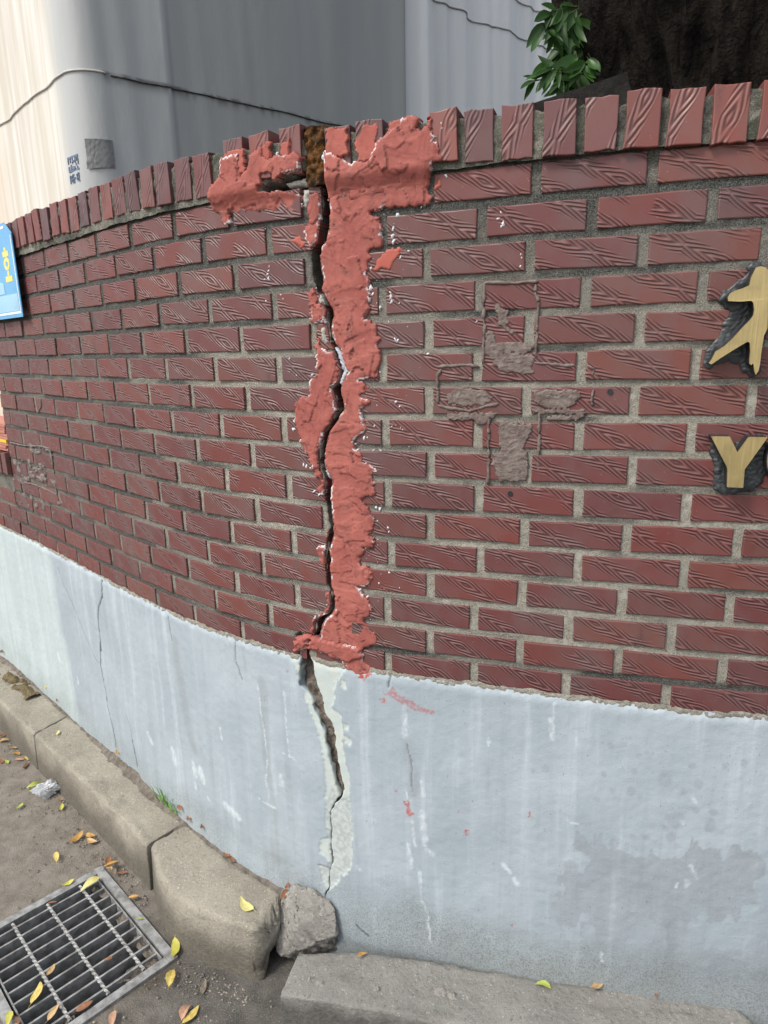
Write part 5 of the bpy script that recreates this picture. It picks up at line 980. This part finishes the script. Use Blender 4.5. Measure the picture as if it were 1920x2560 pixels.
stone('kerb_stone', KERB_C[0], KERB_C[1], .166, M_kerb, 'curved concrete kerb stone with a broken end beside the grate', 'kerb', rnd=.018, batter=.010, rough=.0017, endrough=.0035, group=KG, seed=6)
stone('kerb_slab', SLAB_OUT, SLAB_IN, .105, M_slab, 'low grey concrete slab with chipped top at the wall foot', 'kerb', rnd=.010, batter=.004, rough=.0022, seed=9, rise=.062)

# broken lump of concrete between kerb and wall
def lump():
    import bmesh
    top = np.array(CHUNK)
    bm = bmesh.new()
    pts = [tuple(p) for p in top]
    pts += LUMP_EXTRA
    for p in pts: bm.verts.new(p)
    bmesh.ops.convex_hull(bm, input=bm.verts)
    bmesh.ops.delete(bm, geom=[v for v in bm.verts if not v.link_faces], context='VERTS')
    bmesh.ops.triangulate(bm, faces=bm.faces)
    for k in range(6): bmesh.ops.subdivide_edges(bm, edges=[e for e in bm.edges if e.calc_length() > .006], cuts=1, use_grid_fill=True); bmesh.ops.triangulate(bm, faces=bm.faces)
    bm.normal_update()
    co = np.array([v.co for v in bm.verts]); no = np.array([v.normal for v in bm.verts])
    d = (fbm(co[:, 0] * 28 + co[:, 2] * 19, co[:, 1] * 28 - co[:, 2] * 11, 4, 181) - .5) * .022 + (fbm(co[:, 0] * 90 + co[:, 2] * 70, co[:, 1] * 90 - co[:, 2] * 40, 4, 182) - .5) * .016
    co = co + no * d[:, None]
    for v, c in zip(bm.verts, co): v.co = c
    me = bpy.data.meshes.new('broken_concrete_lump'); bm.to_mesh(me); bm.free()
    me.polygons.foreach_set('use_smooth', [True] * len(me.polygons))
    org = Vector((-.25, 1.62, 0)); me.transform(Matrix.Translation(-org))
    o = obj('broken_concrete_lump', me, M_chunk); o.location = org
    tag(o, 'rough broken lump of grey concrete wedged between kerb and cracked wall', 'rubble')
lump()
# dirt packed between kerb and wall
def seam():
    ss = np.arange(-3.0, -.26, .008); tt = np.linspace(-.012, .085, 14); S, T = np.meshgrid(ss, tt)
    foot = np.interp(S, [-2.6, -2.3, -2.0, -1.7, -1.47, -1.23, -1.05, -.92, -.77, -.62, -.53, -.43, -.29], [.20, .196, .180, .172, .190, .214, .214, .204, .200, .186, .172, .174, .18])
    Z = .158 + (foot - .158) * np.exp(-np.clip(T, 0, 1) / .015) + (fbm(S * 30, T * 30, 4, 191) - .5) * .012 - .05 * sstep(.05, .085, T)
    me = mesh_np('dirt_seam', W(S, Z, T), grid_q(len(tt), len(ss), None, True)); obj('dirt_seam', me, M_dirt, None, 'structure')
seam()

# ---------------------------------------------------------------- drain grate
def grate():
    root = thing('drain_grate', 'galvanised steel drain grate with twisted cross rods in the street', 'grate', G(GW / 2, GL / 2, 0))
    e1 = np.array([*GE1, 0]); e2 = np.array([*GE2, 0]); ez = np.array([0, 0, 1])
    def bar(nm, a0, a1, b0, b1, z0, z1, mat=M_steel):
        mb = MB(); mb.box(G((a0 + a1) / 2, (b0 + b1) / 2, (z0 + z1) / 2), (e1, e2, ez), ((a1 - a0) / 2, (b1 - b0) / 2, (z1 - z0) / 2)); return part(nm, mb.mesh(nm), mat, root)
    f = .026
    bar('frame_bar', 0, GW, -.0, f, -.05, .006); bar('frame_bar', 0, GW, GL - f, GL, -.05, .006)
    bar('frame_bar', -.0, f, f + .0005, GL - f - .0005, -.05, .0055); bar('frame_bar', GW - f, GW, f + .0005, GL - f - .0005, -.05, .0055)
    i0, i1 = f + .005, GW - f - .005; j0, j1 = f + .006, GL - f - .006
    bar('edge_flat', i0, i1, j0, j0 + .004, -.04, .003); bar('edge_flat', i0, i1, j1 - .004, j1, -.04, .003)
    nbar = 10
    for k in range(nbar):
        a = .055 + .0437 * k
        bar('bearing_bar', a - .003, a + .003, j0 + .0045, j1 - .0045, -.042, .003)
    b = .085
    while b < GL - .05:
        mb = MB(); n = 90; pr = None; v = []; fc = []
        for i in range(n + 1):
            a = i0 + .002 + (i1 - i0 - .004) * i / n; th = i * .42
            for q in range(4):
                r = .0052; aa = th + q * math.pi / 2; c = np.array(G(a, b, .0015)); v.append(c + e2 * r * math.cos(aa) + ez * r * .8 * math.sin(aa))
        for i in range(n):
            for q in range(4): fc.append((i * 4 + q, i * 4 + (q + 1) % 4, i * 4 + 4 + (q + 1) % 4, i * 4 + 4 + q))
        mb.add(v, fc); part('twisted_rod', mb.mesh('twisted_rod'), M_steel, root); b += .1005
    # pit
    mb = MB(); z0 = -.42; m = .013
    q = [G(m, m, -.003), G(GW - m, m, -.003), G(GW - m, GL - m, -.003), G(m, GL - m, -.003), G(m, m, z0), G(GW - m, m, z0), G(GW - m, GL - m, z0), G(m, GL - m, z0)]
    mb.add(q, [(0, 4, 5, 1), (1, 5, 6, 2), (2, 6, 7, 3), (3, 7, 4, 0), (4, 7, 6, 5)])
    o = obj('drain_pit', mb.mesh('drain_pit'), M_pit, None, 'structure')
    # silt lodged along two rims
    for (a0, a1, b0, b1, sd) in ((.03, GW - .03, .028, .06, 1), (GW - .07, GW - .028, .03, GL - .03, 2)):
        A, B = np.meshgrid(np.linspace(a0, a1, 60), np.linspace(b0, b1, 60)); Z = -.006 + (fbm(A * 60, B * 60, 4, 200 + sd) - .62) * .03
        P3 = np.stack([GA[0] + GE1[0] * A + GE2[0] * B, GA[1] + GE1[1] * A + GE2[1] * B, Z], -1)
        keep = (fbm(A * 20, B * 20, 3, 210 + sd) > .46)[:-1, :-1]
        obj('silt', mesh_np('silt', P3, grid_q(60, 60, keep)), M_dirt, None, 'stuff')['label'] = 'brown silt caught along the rim of the grate'
grate()

# loose grit swept against the kerb and round the grate
mb = MB(); gr = random.Random(11)
kp = [(-1.8, 2.83), (-1.40, 2.43), (-1.15, 2.19), (-.95, 1.98), (-.80, 1.84), (-.72, 1.70), (-.60, 1.58), (-.45, 1.50), (-.36, 1.46)]
for i in range(1500):
    if i % 3 < 2:
        k = gr.randrange(len(kp) - 1); f = gr.random(); dd = abs(gr.gauss(0, .07)) + .01
        x = kp[k][0] + (kp[k + 1][0] - kp[k][0]) * f - dd * .6; y = kp[k][1] + (kp[k + 1][1] - kp[k][1]) * f - dd * .75
    else: x = gr.uniform(-1.3, -.25); y = gr.uniform(1.2, 2.2)
    q = np.array([x, y]) - GA; ga, gb = q @ GE1, q @ GE2
    if -.01 < ga < GW + .01 and -.01 < gb < GL + .01: continue
    r = gr.choice((.0015, .002, .002, .003, .0045)); c = np.array([x, y, r * .4])
    p6 = [c + r * np.array(v) * gr.uniform(.6, 1.2) for v in ((1, 0, 0), (-1, 0, 0), (0, 1, 0), (0, -1, 0), (0, 0, .8), (0, 0, -.8))]
    mb.add(p6, [(0, 2, 4), (2, 1, 4), (1, 3, 4), (3, 0, 4), (2, 0, 5), (1, 2, 5), (3, 1, 5), (0, 3, 5)])
o = obj('grit', mb.mesh('grit'), mat_simple('grit', (.10, .085, .07), (.36, .32, .27), 90, .95, 0), None, 'stuff'); o['label'] = 'loose grit and small stones along the kerb foot'
# mortar blobs left on the slab
SLABZ = lambda x: .105 + .062 * np.clip((x + .28) / 1.08, 0, 1)
for x, y, r in SLABBLOB:
    n_ = 26; A_, B_ = np.meshgrid(np.linspace(-1, 1, n_), np.linspace(-1, 1, n_)); rr = np.hypot(A_, B_) + (fbm(A_ * 2 + x * 40, B_ * 2, 3, 281) - .5) * .9
    Z_ = SLABZ(x) - .003 + np.clip(1 - rr, -.2, 1) * .012 + (fbm(A_ * 5 + x, B_ * 5, 3, 282) - .5) * .006 * (rr < 1)
    me = mesh_np('mortar_blob', np.stack([x + A_ * r, y + B_ * r * .8, Z_], -1), grid_q(n_, n_, (rr < 1.15)[:-1, :-1])); o = obj('mortar_blob', me, M_chunk)
    sl_o = bpy.data.objects['kerb_slab']; o.parent = sl_o; o.location = -sl_o.location

# ---------------------------------------------------------------- fallen leaves
def leaf_mesh(seed):
    r = random.Random(seed); n = 9; v = []; f = []
    wv = r.uniform(.17, .26); curl = r.uniform(-.9, 1.0); fold = r.uniform(.10, .45); tw = r.uniform(-.5, .5); bend = r.uniform(-.12, .12)
    for i in range(n):
        t = i / (n - 1); w_ = wv * (math.sin(math.pi * t ** .8) ** .85) * (1 - .15 * t) + .004
        x = t - .5; z0 = curl * .20 * (x * x * 4 - .3)
        for j, s_ in enumerate((-1, -.5, 0, .5, 1)):
            jag = 1 + (r.uniform(-.05, .05) if abs(s_) == 1 else 0)
            v.append((x, s_ * w_ * jag + bend * (1 - 4 * x * x), z0 + abs(s_) * w_ * fold + s_ * w_ * tw * x + r.uniform(-.01, .01)))
    for i in range(n - 1):
        for j in range(4): f.append((i * 5 + j, i * 5 + j + 1, (i + 1) * 5 + j + 1, (i + 1) * 5 + j))
    b = len(v); v += [(-.5, .008, v[2][2]), (-.5, -.008, v[2][2]), (-.72, .03, v[2][2] + .03), (-.72, .016, v[2][2] + .03)]; f.append((b, b + 1, b + 3, b + 2))
    zm = min(p[2] for p in v); v = [(p[0], p[1], p[2] - zm) for p in v]
    me = bpy.data.meshes.new('fallen_leaf'); me.from_pydata(v, [], f); me.update(); me.polygons.foreach_set('use_smooth', [True] * len(f)); return me
for i, (x, y, z, ln, an, col, lab) in enumerate(LEAVES):
    me = leaf_mesh(i + 3); me.transform(Matrix.Scale(ln * .80, 4))
    o = obj('fallen_leaf', me, M_leaf[col]); o.location = (x, y, z + .001); o.rotation_euler = (random.gauss(0, .12), random.gauss(0, .1), an + (math.pi if random.random() < .5 else 0))
    tag(o, lab, 'leaf', 'fallen leaves')

# crumpled plastic
def plastic():
    import bmesh
    bm = bmesh.new(); bmesh.ops.create_icosphere(bm, subdivisions=4, radius=1)
    co = np.array([v.co for v in bm.verts]); l = 1 + (fbm(co[:, 0] * 2.2 + co[:, 2] * 1.7, co[:, 1] * 2.2 - co[:, 2], 2, 221) - .5) * 1.3
    q = fbm(co[:, 0] * 4 + co[:, 2] * 2, co[:, 1] * 4 + 3, 2, 222) * 4; l = l - np.abs(q - np.round(q)) * .5
    co = co * l[:, None] * np.array([.042, .028, .025])
    for v, c in zip(bm.verts, co): v.co = c
    me = bpy.data.meshes.new('plastic_scrap'); bm.to_mesh(me); bm.free()
    n = NT('crumpled_film'); n.out((.72, .74, .76), .22, None, .6); n.b.inputs['Transmission Weight'].default_value = .35
    o = obj('plastic_scrap', me, n.m); o.location = (PLASTIC[0], PLASTIC[1], .028); o.rotation_euler = (0, .1, .6)
    tag(o, 'crumpled whitish plastic scrap lying on the street beside the kerb', 'litter')
plastic()
# grass tuft in the seam
M_grass = mat_simple('grass_blades', (.10, .26, .03), (.20, .40, .05), 60, .5, 0)
mb = MB()
for i in range(55):
    t = random.random(); s_ = GRASS[0] + (GRASS[1] - GRASS[0]) * t; b = Vector(W(s_, .185, abs(random.gauss(.012, .008)) + .004))
    h = random.uniform(.02, .06) * (1.25 - .6 * t); a = random.random() * 6.28; ln = random.uniform(.2, .9) * h; w_ = .0013
    dx = Vector((math.cos(a) - .3, math.sin(a) - .7, 0)); p = [b, b + dx * ln * .3 + Vector((0, 0, h * .6)), b + dx * ln * .7 + Vector((0, 0, h * .9))]
    pd = Vector((-math.sin(a), math.cos(a), 0)) * w_
    mb.add([p[0] - pd, p[0] + pd, p[1] - pd, p[1] + pd, p[2]], [(0, 1, 3, 2), (2, 3, 4)])
org = Vector(W((GRASS[0] + GRASS[1]) / 2, .12, .01))
me = mb.mesh('grass_tuft'); me.transform(Matrix.Translation(-org)); o = obj('grass_tuft', me, M_grass); o.location = org
tag(o, 'small green grass tuft growing from the seam between kerb and plinth', 'grass')
# moss cushion strip
def moss():
    U, V = np.meshgrid(np.linspace(MOSS[0], MOSS[1], 110), np.linspace(-.045, .045, 34))
    lump_ = np.clip(fbm(U * 26, V * 26, 3, 231) * 1.5 - .42 - (V / .045) ** 2 * .8, 0, 1)
    Z = .158 + .032 * lump_ ** .6 + .006 * fbm(U * 160, V * 160, 2, 232)
    m = mat_simple('ochre_moss', (.11, .085, .045), (.22, .175, .095), 90, .98, .006, 260)
    me = mesh_np('moss_strip', W(U, Z, .065 - V), grid_q(34, 110, (lump_ > .06)[:-1, :-1], False)); tag(obj('moss_strip', me, m), 'ochre brown moss cushions along the back of the far kerb', 'moss')
moss()

# ---------------------------------------------------------------- boards and post at the far end
def far_bits():
    root = thing('board_stack', 'stack of thin pink boards with one yellow board on the low wall', 'boards', tuple(W(-2.3, Z_LOW + .1, -.1)))
    mp = mat_simple('pink_board', (.42, .17, .13), (.52, .24, .18), 40, .7, .001); my = mat_simple('yellow_board', (.75, .52, .04), (.8, .58, .06), 40, .6, .001)
    zz = Z_LOW + .104
    for k in range(9):
        h = random.uniform(.011, .016); a = psi_at(-2.3); c = W(-2.35 + random.gauss(0, .012), zz + h / 2, -.07 + random.gauss(0, .006))
        mb = MB(); mb.box(c, ((math.cos(a), math.sin(a), 0), (-math.sin(a), math.cos(a), 0), (0, 0, 1)), (.32, .07, h / 2 - .0008)); zz += h
        part('board', mb.mesh('board'), my if k == 3 else mp, root)
    mb = MB(); a = psi_at(-2.2); mb.box(W(-2.13, .73, -.32), ((math.cos(a), math.sin(a), 0), (-math.sin(a), math.cos(a), 0), (0, 0, 1)), (.05, .04, .73))
    o = obj('timber_post', mb.mesh('timber_post'), mat_simple('dark_timber', (.05, .038, .028), (.09, .07, .05), 20, .85, .003)); tag(o, 'dark timber post standing behind the low wall at the far left', 'post')
far_bits()

# ---------------------------------------------------------------- tarpaulin screen behind the wall
TC = np.array([-1.095, 2.86])
dl = np.array([-.703, .711]); dr = np.array([.743, .669])
def tarp_path(u):
    """plan point of the sheet; u < 0 runs along the left face, u > 0 along the right"""
    u = np.asarray(u, float); al, ar = .13, .34
    x = TC[0] + np.where(u < 0, dl[0] * -u, dr[0] * u); y = TC[1] + np.where(u < 0, dl[1] * -u, dr[1] * u)
    q = np.clip((u + al) / (al + ar), 0, 1)                       # Bezier round the corner
    bx = TC[0] + (1 - q) ** 2 * dl[0] * al + q ** 2 * dr[0] * ar; by = TC[1] + (1 - q) ** 2 * dl[1] * al + q ** 2 * dr[1] * ar
    m = (u > -al) & (u < ar)
    return np.where(m, bx, x), np.where(m, by, y)
def tarp():
    root = thing('tarpaulin_screen', 'tall grey and cream tarpaulin screen wrapped round a corner behind the wall', 'tarpaulin', (TC[0], TC[1], 0))
    n = NT('grey_tarpaulin'); p = n.pos(); sx = n.n('ShaderNodeSeparateXYZ'); n.put(sx.inputs[0], p)
    v = n.noise(n.map(p, (4, 4, .35)), 1.0, 3, .5); v2 = n.noise(n.map(p, (22, 22, 1.2)), 1.0, 3, .55); b = n.noise(p, 2.2, 5, .6)
    pl = n.attr('panel_light'); col = n.mix(pl[1], n.mix(n.ramp(v, .3, .7), (.41, .425, .42), (.45, .465, .46)), n.mix(n.ramp(v, .3, .7), (.33, .345, .34), (.37, .385, .38)))  # second panel coloured darker, standing in for less light further from the corner
    col = n.mix(n.math('MULTIPLY', n.ramp(v2, .5, .8), .10), col, (.56, .57, .56))
    col = n.mix(n.math('MULTIPLY', n.ramp(b, .5, .7), .15), col, (.30, .31, .31))
    at = n.attr('wear')
    col = n.mix(n.math('MULTIPLY', pl[0], .9), col, n.mix(n.ramp(v, .35, .65), (.74, .765, .77), (.84, .86, .865)))  # extra light past the far joint painted as a paler sheet colour
    col = n.mix(at[0], col, n.mix(n.ramp(v2, .35, .65), (.60, .55, .46), (.72, .70, .64)))
    col = n.mix(n.math('MULTIPLY', at[1], n.ramp(v2, .25, .6)), col, (.62, .34, .12))
    col = n.mix(n.math('MULTIPLY', at[2], .8), col, (.05, .05, .048))
    mt = n.out(col, .48, n.bump(n.noise(n.map(p, (14, 14, 5)), 1.0, 4), .004), .4)
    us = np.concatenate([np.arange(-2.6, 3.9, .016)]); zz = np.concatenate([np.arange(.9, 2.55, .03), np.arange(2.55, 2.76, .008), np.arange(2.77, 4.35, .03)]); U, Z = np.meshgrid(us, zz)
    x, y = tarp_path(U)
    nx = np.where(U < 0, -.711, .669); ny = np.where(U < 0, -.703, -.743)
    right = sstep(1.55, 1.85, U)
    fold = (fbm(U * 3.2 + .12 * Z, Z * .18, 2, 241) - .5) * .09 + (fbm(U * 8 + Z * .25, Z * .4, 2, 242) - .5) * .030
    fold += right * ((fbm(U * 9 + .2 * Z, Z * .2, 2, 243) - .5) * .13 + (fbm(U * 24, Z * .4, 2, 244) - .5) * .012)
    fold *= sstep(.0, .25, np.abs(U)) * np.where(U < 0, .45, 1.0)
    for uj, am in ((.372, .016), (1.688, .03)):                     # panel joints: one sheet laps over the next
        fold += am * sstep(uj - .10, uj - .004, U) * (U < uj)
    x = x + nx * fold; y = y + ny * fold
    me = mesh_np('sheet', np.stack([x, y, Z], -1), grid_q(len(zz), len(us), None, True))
    cream = sstep(-.12, -.30, U) * 1.0
    seamL = np.abs(Z - (HC + 1.045)); orange = sstep(-.80, -1.15, U + (fbm(U * 3, Z * 3, 3, 245) - .5) * .4 + (Z - 2.6) * .25) * .28
    dark = np.where(U > .12, 1, 0) * sstep(.055, .0, (HC + 1.05) - Z) * ((HC + 1.05) > Z) * sstep(.40, .62, fbm(U * 50, Z * 9, 3, 246)) * .9
    attr(me, 'wear', (cream, orange, dark)); attr(me, 'panel_light', (sstep(1.683, 1.693, U), sstep(.366, .378, U), None)); sheet = part('sheet', me, mt, root)  # last attribute holds the painted light steps at the two joints
    # horizontal welted seams
    def welt(nm, u0, u1, z, r, m):
        uu = np.arange(u0, u1, .02); xx, yy = tarp_path(uu)
        f = (fbm(uu * 3.2 + .12 * z, uu * 0 + z * .18, 2, 241) - .5) * .09 + (fbm(uu * 8 + z * .25, uu * 0 + z * .4, 2, 242) - .5) * .030
        rt_ = sstep(1.55, 1.85, uu); f += rt_ * ((fbm(uu * 9 + .2 * z, uu * 0 + z * .2, 2, 243) - .5) * .13 + (fbm(uu * 24, uu * 0 + z * .4, 2, 244) - .5) * .012)
        f *= sstep(.0, .25, np.abs(uu)) * np.where(uu < 0, .45, 1.0)
        nx_ = np.where(uu < 0, -.711, .669); ny_ = np.where(uu < 0, -.703, -.743)
        for uj, am in ((.372, .016), (1.688, .03)): f += am * sstep(uj - .10, uj - .004, uu) * (uu < uj)
        mb = MB(); mb.tube(np.stack([xx + nx_ * (f + .004), yy + ny_ * (f + .004), np.full(len(uu), z) + (fbm(uu * 4, uu * 0, 2, 247) - .5) * .006], -1), r, 6); subpart(nm, mb.mesh(nm, True), m, sheet)
    welt('welt_seam', -2.5, .16, HC + 1.045, .0035, mat_simple('pale_welt', (.50, .49, .46), (.6, .58, .54), 20, .6, 0))
    welt('welt_seam', .16, 3.8, HC + 1.04, .0030, mat_simple('mouldy_welt', (.02, .02, .02), (.10, .10, .095), 60, .8, 0))
    welt('welt_seam', 1.42, 3.8, HC + 1.775, .0035, mat_simple('grey_welt', (.24, .25, .25), (.40, .41, .41), 30, .7, 0))
    welt('upper_welt', 1.42, 3.8, HC + 1.96, .004, mat_simple('light_welt', (.42, .43, .43), (.5, .5, .5), 30, .7, 0))
    return root
tarp_root = tarp()
def on_tarp(u, z, o=.0):
    x, y = tarp_path(u); f = (fbm(u * 3.2 + .12 * z, z * .18, 2, 241) - .5) * .09 + (fbm(u * 8 + z * .25, z * .4, 2, 242) - .5) * .030; f = f * sstep(.0, .25, np.abs(u)) * np.where(u < 0, .45, 1.0)
    nx = np.where(u < 0, -.711, .669); ny = np.where(u < 0, -.703, -.743)
    return np.stack([x + nx * (f + o), y + ny * (f + o), z], -1)
def tape():
    U, V = np.meshgrid(np.linspace(0, 1, 30), np.linspace(0, 1, 22)); c = TAPE   # corners tl, tr, br, bl in (u, z)
    u = (c[3][0] * (1 - U) + c[2][0] * U) * (1 - V) + (c[0][0] * (1 - U) + c[1][0] * U) * V
    z = (c[3][1] * (1 - U) + c[2][1] * U) * (1 - V) + (c[0][1] * (1 - U) + c[1][1] * U) * V
    wr = fbm(U * 5 + V * 2, V * 5 - U * 3, 3, 251); o = .004 + .010 * np.abs(wr - .5) * sstep(.7, .2, U) + .002 * (fbm(U * 12, V * 12, 2, 252))
    me = mesh_np('duct_tape_patch', on_tarp(u, z, o), grid_q(22, 30, None, False)); org = Vector(on_tarp(np.array(c[0][0]), np.array(c[0][1])))
    me.transform(Matrix.Translation(-org)); ob = obj('duct_tape_patch', me, mat_simple('grey_tape', (.15, .155, .155), (.21, .215, .215), 20, .5, .001)); ob.location = org
    tag(ob, 'crinkled grey tape patch stuck on the tarpaulin near its corner', 'tape')
tape()
def stamp():
    root = thing('printed_stamp', 'faded blue stencilled stamp with a number on the cream tarpaulin', 'stamp', tuple(on_tarp(np.array(STAMP[0]), np.array(STAMP[1]))))
    mi = mat_simple('blue_stamp_ink', (.09, .14, .24), (.20, .25, .34), 200, .6, 0)
    u0, z1 = STAMP; wd, hh = .103, .056
    def q(nm, a0, a1, b0, b1, sk=0):
        U_ = np.array([u0 + wd * a0, u0 + wd * a1, u0 + wd * (a1 + sk), u0 + wd * (a0 + sk)]); Z_ = np.array([z1 - hh * b1, z1 - hh * b1, z1 - hh * b0, z1 - hh * b0])
        mb = MB(); mb.add(list(on_tarp(U_, Z_, .003)) + list(on_tarp(U_, Z_, .001)), [(0, 1, 2, 3), (0, 1, 5, 4), (1, 2, 6, 5), (2, 3, 7, 6), (3, 0, 4, 7)]); part(nm, mb.mesh(nm), mi, root)
    # block with the word knocked out: strips and stems between pale strokes
    q('block', 0, 1, 0, .12); q('block', 0, 1, .88, 1.0)
    for a, b, c, d in ((0, .06, .12, .45), (.0, .10, .62, .88), (.17, .24, .12, .4), (.20, .30, .55, .88), (.36, .42, .12, .5), (.42, .56, .30, .40), (.40, .58, .70, .88), (.62, .68, .12, .55), (.66, .80, .55, .66), (.76, .84, .12, .40), (.80, .90, .74, .88), (.93, 1, .12, .62)):
        q('block', a, b, c, d)
    # digits 8406-1402 in bars
    seg = {'8': 'abcdefg', '4': 'bcfg', '0': 'abcdef', '6': 'acdefg', '-': 'g', '1': 'bc', '2': 'abdeg'}
    for i, ch in enumerate('8406-1402'):
        x0 = .02 + i * .108; w_ = .072; y0 = 1.18; h_ = .56; t_ = .018; tv = .07
        B = {'a': (x0, x0 + w_, y0, y0 + tv), 'g': (x0, x0 + w_, y0 + h_ / 2 - tv / 2, y0 + h_ / 2 + tv / 2), 'd': (x0, x0 + w_, y0 + h_ - tv, y0 + h_), 'f': (x0, x0 + t_, y0 + tv, y0 + h_ / 2 - tv / 2), 'b': (x0 + w_ - t_, x0 + w_, y0 + tv, y0 + h_ / 2 - tv / 2), 'e': (x0, x0 + t_, y0 + h_ / 2 + tv / 2, y0 + h_ - tv), 'c': (x0 + w_ - t_, x0 + w_, y0 + h_ / 2 + tv / 2, y0 + h_ - tv)}
        for k in seg[ch]: q('digit_stroke', *B[k])
stamp()

# ---------------------------------------------------------------- tree behind the wall
def tree():
    cx, cy = TREE
    root = thing('tree', 'thick dark furrowed tree trunk rising behind the wall at the right', 'tree', (cx, cy, 0))
    n = NT('dark_bark'); p = n.pos(); f = n.noise(n.map(p, (26, 26, 7)), 1.0, 5, .65, .4); g = n.noise(p, 70, 4, .7); b = n.noise(p, 3, 3)
    col = n.mix(n.ramp(f, .35, .66), (.005, .0042, .0038), (.026, .021, .017)); col = n.mix(n.math('MULTIPLY', n.ramp(b, .56, .72), .4), col, (.04, .021, .012))
    col = n.mix(n.math('MULTIPLY', n.ramp(g, .62, .76), .5), col, (.07, .06, .05))
    mt = n.out(col, .95, n.bump(n.math('ADD', f, n.math('MULTIPLY', g, .6)), .04), .12)
    th = np.linspace(0, 2 * math.pi, 181); zz = np.arange(0, 5.2, .022); T, Z = np.meshgrid(th, zz)
    R = np.interp(Z, [0, 1.0, 1.6, 2.0, 2.3, 2.6, 3.2, 4.2, 5.2], [.56, .46, .42, .41, .46, .55, .57, .46, .38])
    c_, s_ = np.cos(T), np.sin(T)
    R = R + (fbm(c_ * 3 + 9, s_ * 3 + Z * 1.2, 4, 261) - .5) * .16 + (fbm(c_ * 11 + 4, s_ * 11 + Z * 4.5, 4, 262) - .5) * .11
    q = fbm(c_ * 7 + 3, s_ * 7 + Z * 1.1, 3, 263) * 5; R = R - .035 * (1 - np.abs(2 * (q - np.floor(q)) - 1)) ** 3
    lean = np.interp(Z, [0, 2, 2.4, 3, 5], [0, 0, -.05, -.08, -.12])
    P3 = np.stack([cx + lean + R * c_, cy + R * s_, Z], -1)
    me = mesh_np('trunk', P3, grid_q(len(zz), len(th))); part('trunk', me, mt, root)
    # hanging leaf shoot on the near-left flank
    mg = NT('leaf_green'); pp = mg.pos(); colg = mg.mix(mg.ramp(mg.noise(pp, 9, 2), .35, .65), (.018, .055, .010), (.036, .10, .016)); mg.out(colg, .42, None, .4)
    tr = mg.n('ShaderNodeBsdfTranslucent'); mg.put(tr.inputs[0], mg.mix(.5, colg, (.10, .26, .02))); mx = mg.n('ShaderNodeMixShader'); mx.inputs[0].default_value = .25
    o_ = mg.t.nodes['Material Output']; mg.t.links.new(mg.b.outputs[0], mx.inputs[1]); mg.t.links.new(tr.outputs[0], mx.inputs[2]); mg.t.links.new(mx.outputs[0], o_.inputs[0])
    lms = []
    for k in range(5):
        me = leaf_mesh(300 + k); me.transform(Matrix.Diagonal((1, .78, .8, 1))); me.transform(Matrix.Translation((.5, 0, 0))); me.materials.append(mg.m); lms.append(me)
    mstem = mat_simple('shoot_stem', (.05, .06, .02), (.08, .09, .03), 40, .7, 0)
    for q in SHOOTS:
        pts = [Vector(a) for a in q]
        P_ = []
        for a, b in zip(pts[:-1], pts[1:]): P_ += [a.lerp(b, t / 5) for t in range(5)]
        P_.append(pts[-1]); sb = MB(); sb.tube([tuple(a) for a in P_], .0022, 5); part('stem', sb.mesh('stem', True), mstem, root)
        for i in range(1, len(P_)):
            d = (P_[i] - P_[i - 1]).normalized()
            for sd in (-1, 1):
                if random.random() < .52: continue
                side = Vector((d.y * .2, random.uniform(-.9, .3), 0)) + Vector((-d.z, 0, d.x)) * sd * .8
                dirv = (d * random.uniform(.1, .5) + side.normalized() * random.uniform(.3, 1.0) + Vector((random.gauss(-.35, .6), 0, random.uniform(-1.0, -.25)))).normalized()
                ob = obj('leaf', random.choice(lms), mg.m); ob.parent = root
                up = Vector((random.gauss(0, .4), -1, random.gauss(.3, .4))); zax = (up - dirv * up.dot(dirv)).normalized(); yax = zax.cross(dirv)
                mtx = Matrix((dirv, yax, zax)).transposed().to_4x4(); sc = random.uniform(.045, .085)
                ob.matrix_basis = Matrix.Translation(P_[i] - root.location) @ mtx @ Matrix.Scale(sc, 4)
tree()
# dark board leaning behind the coping
mb = MB(); a, b = np.array(BOARD[0]), np.array(BOARD[1]); ax = (b - a) / np.linalg.norm(b - a); dn = np.cross(ax, (0, 1, 0)); dn /= np.linalg.norm(dn)
if dn[2] > 0: dn = -dn
ay = np.cross(ax, dn); mb.box((a + b) / 2 + dn * .14, (ax, ay, dn), (np.linalg.norm(b - a) / 2, .02, .14))
o = obj('leaning_board', mb.mesh('leaning_board'), mat_simple('black_board', (.012, .011, .010), (.03, .027, .022), 30, .9, .003)); tag(o, 'dark weathered board sloping up behind the coping to the tree', 'board')
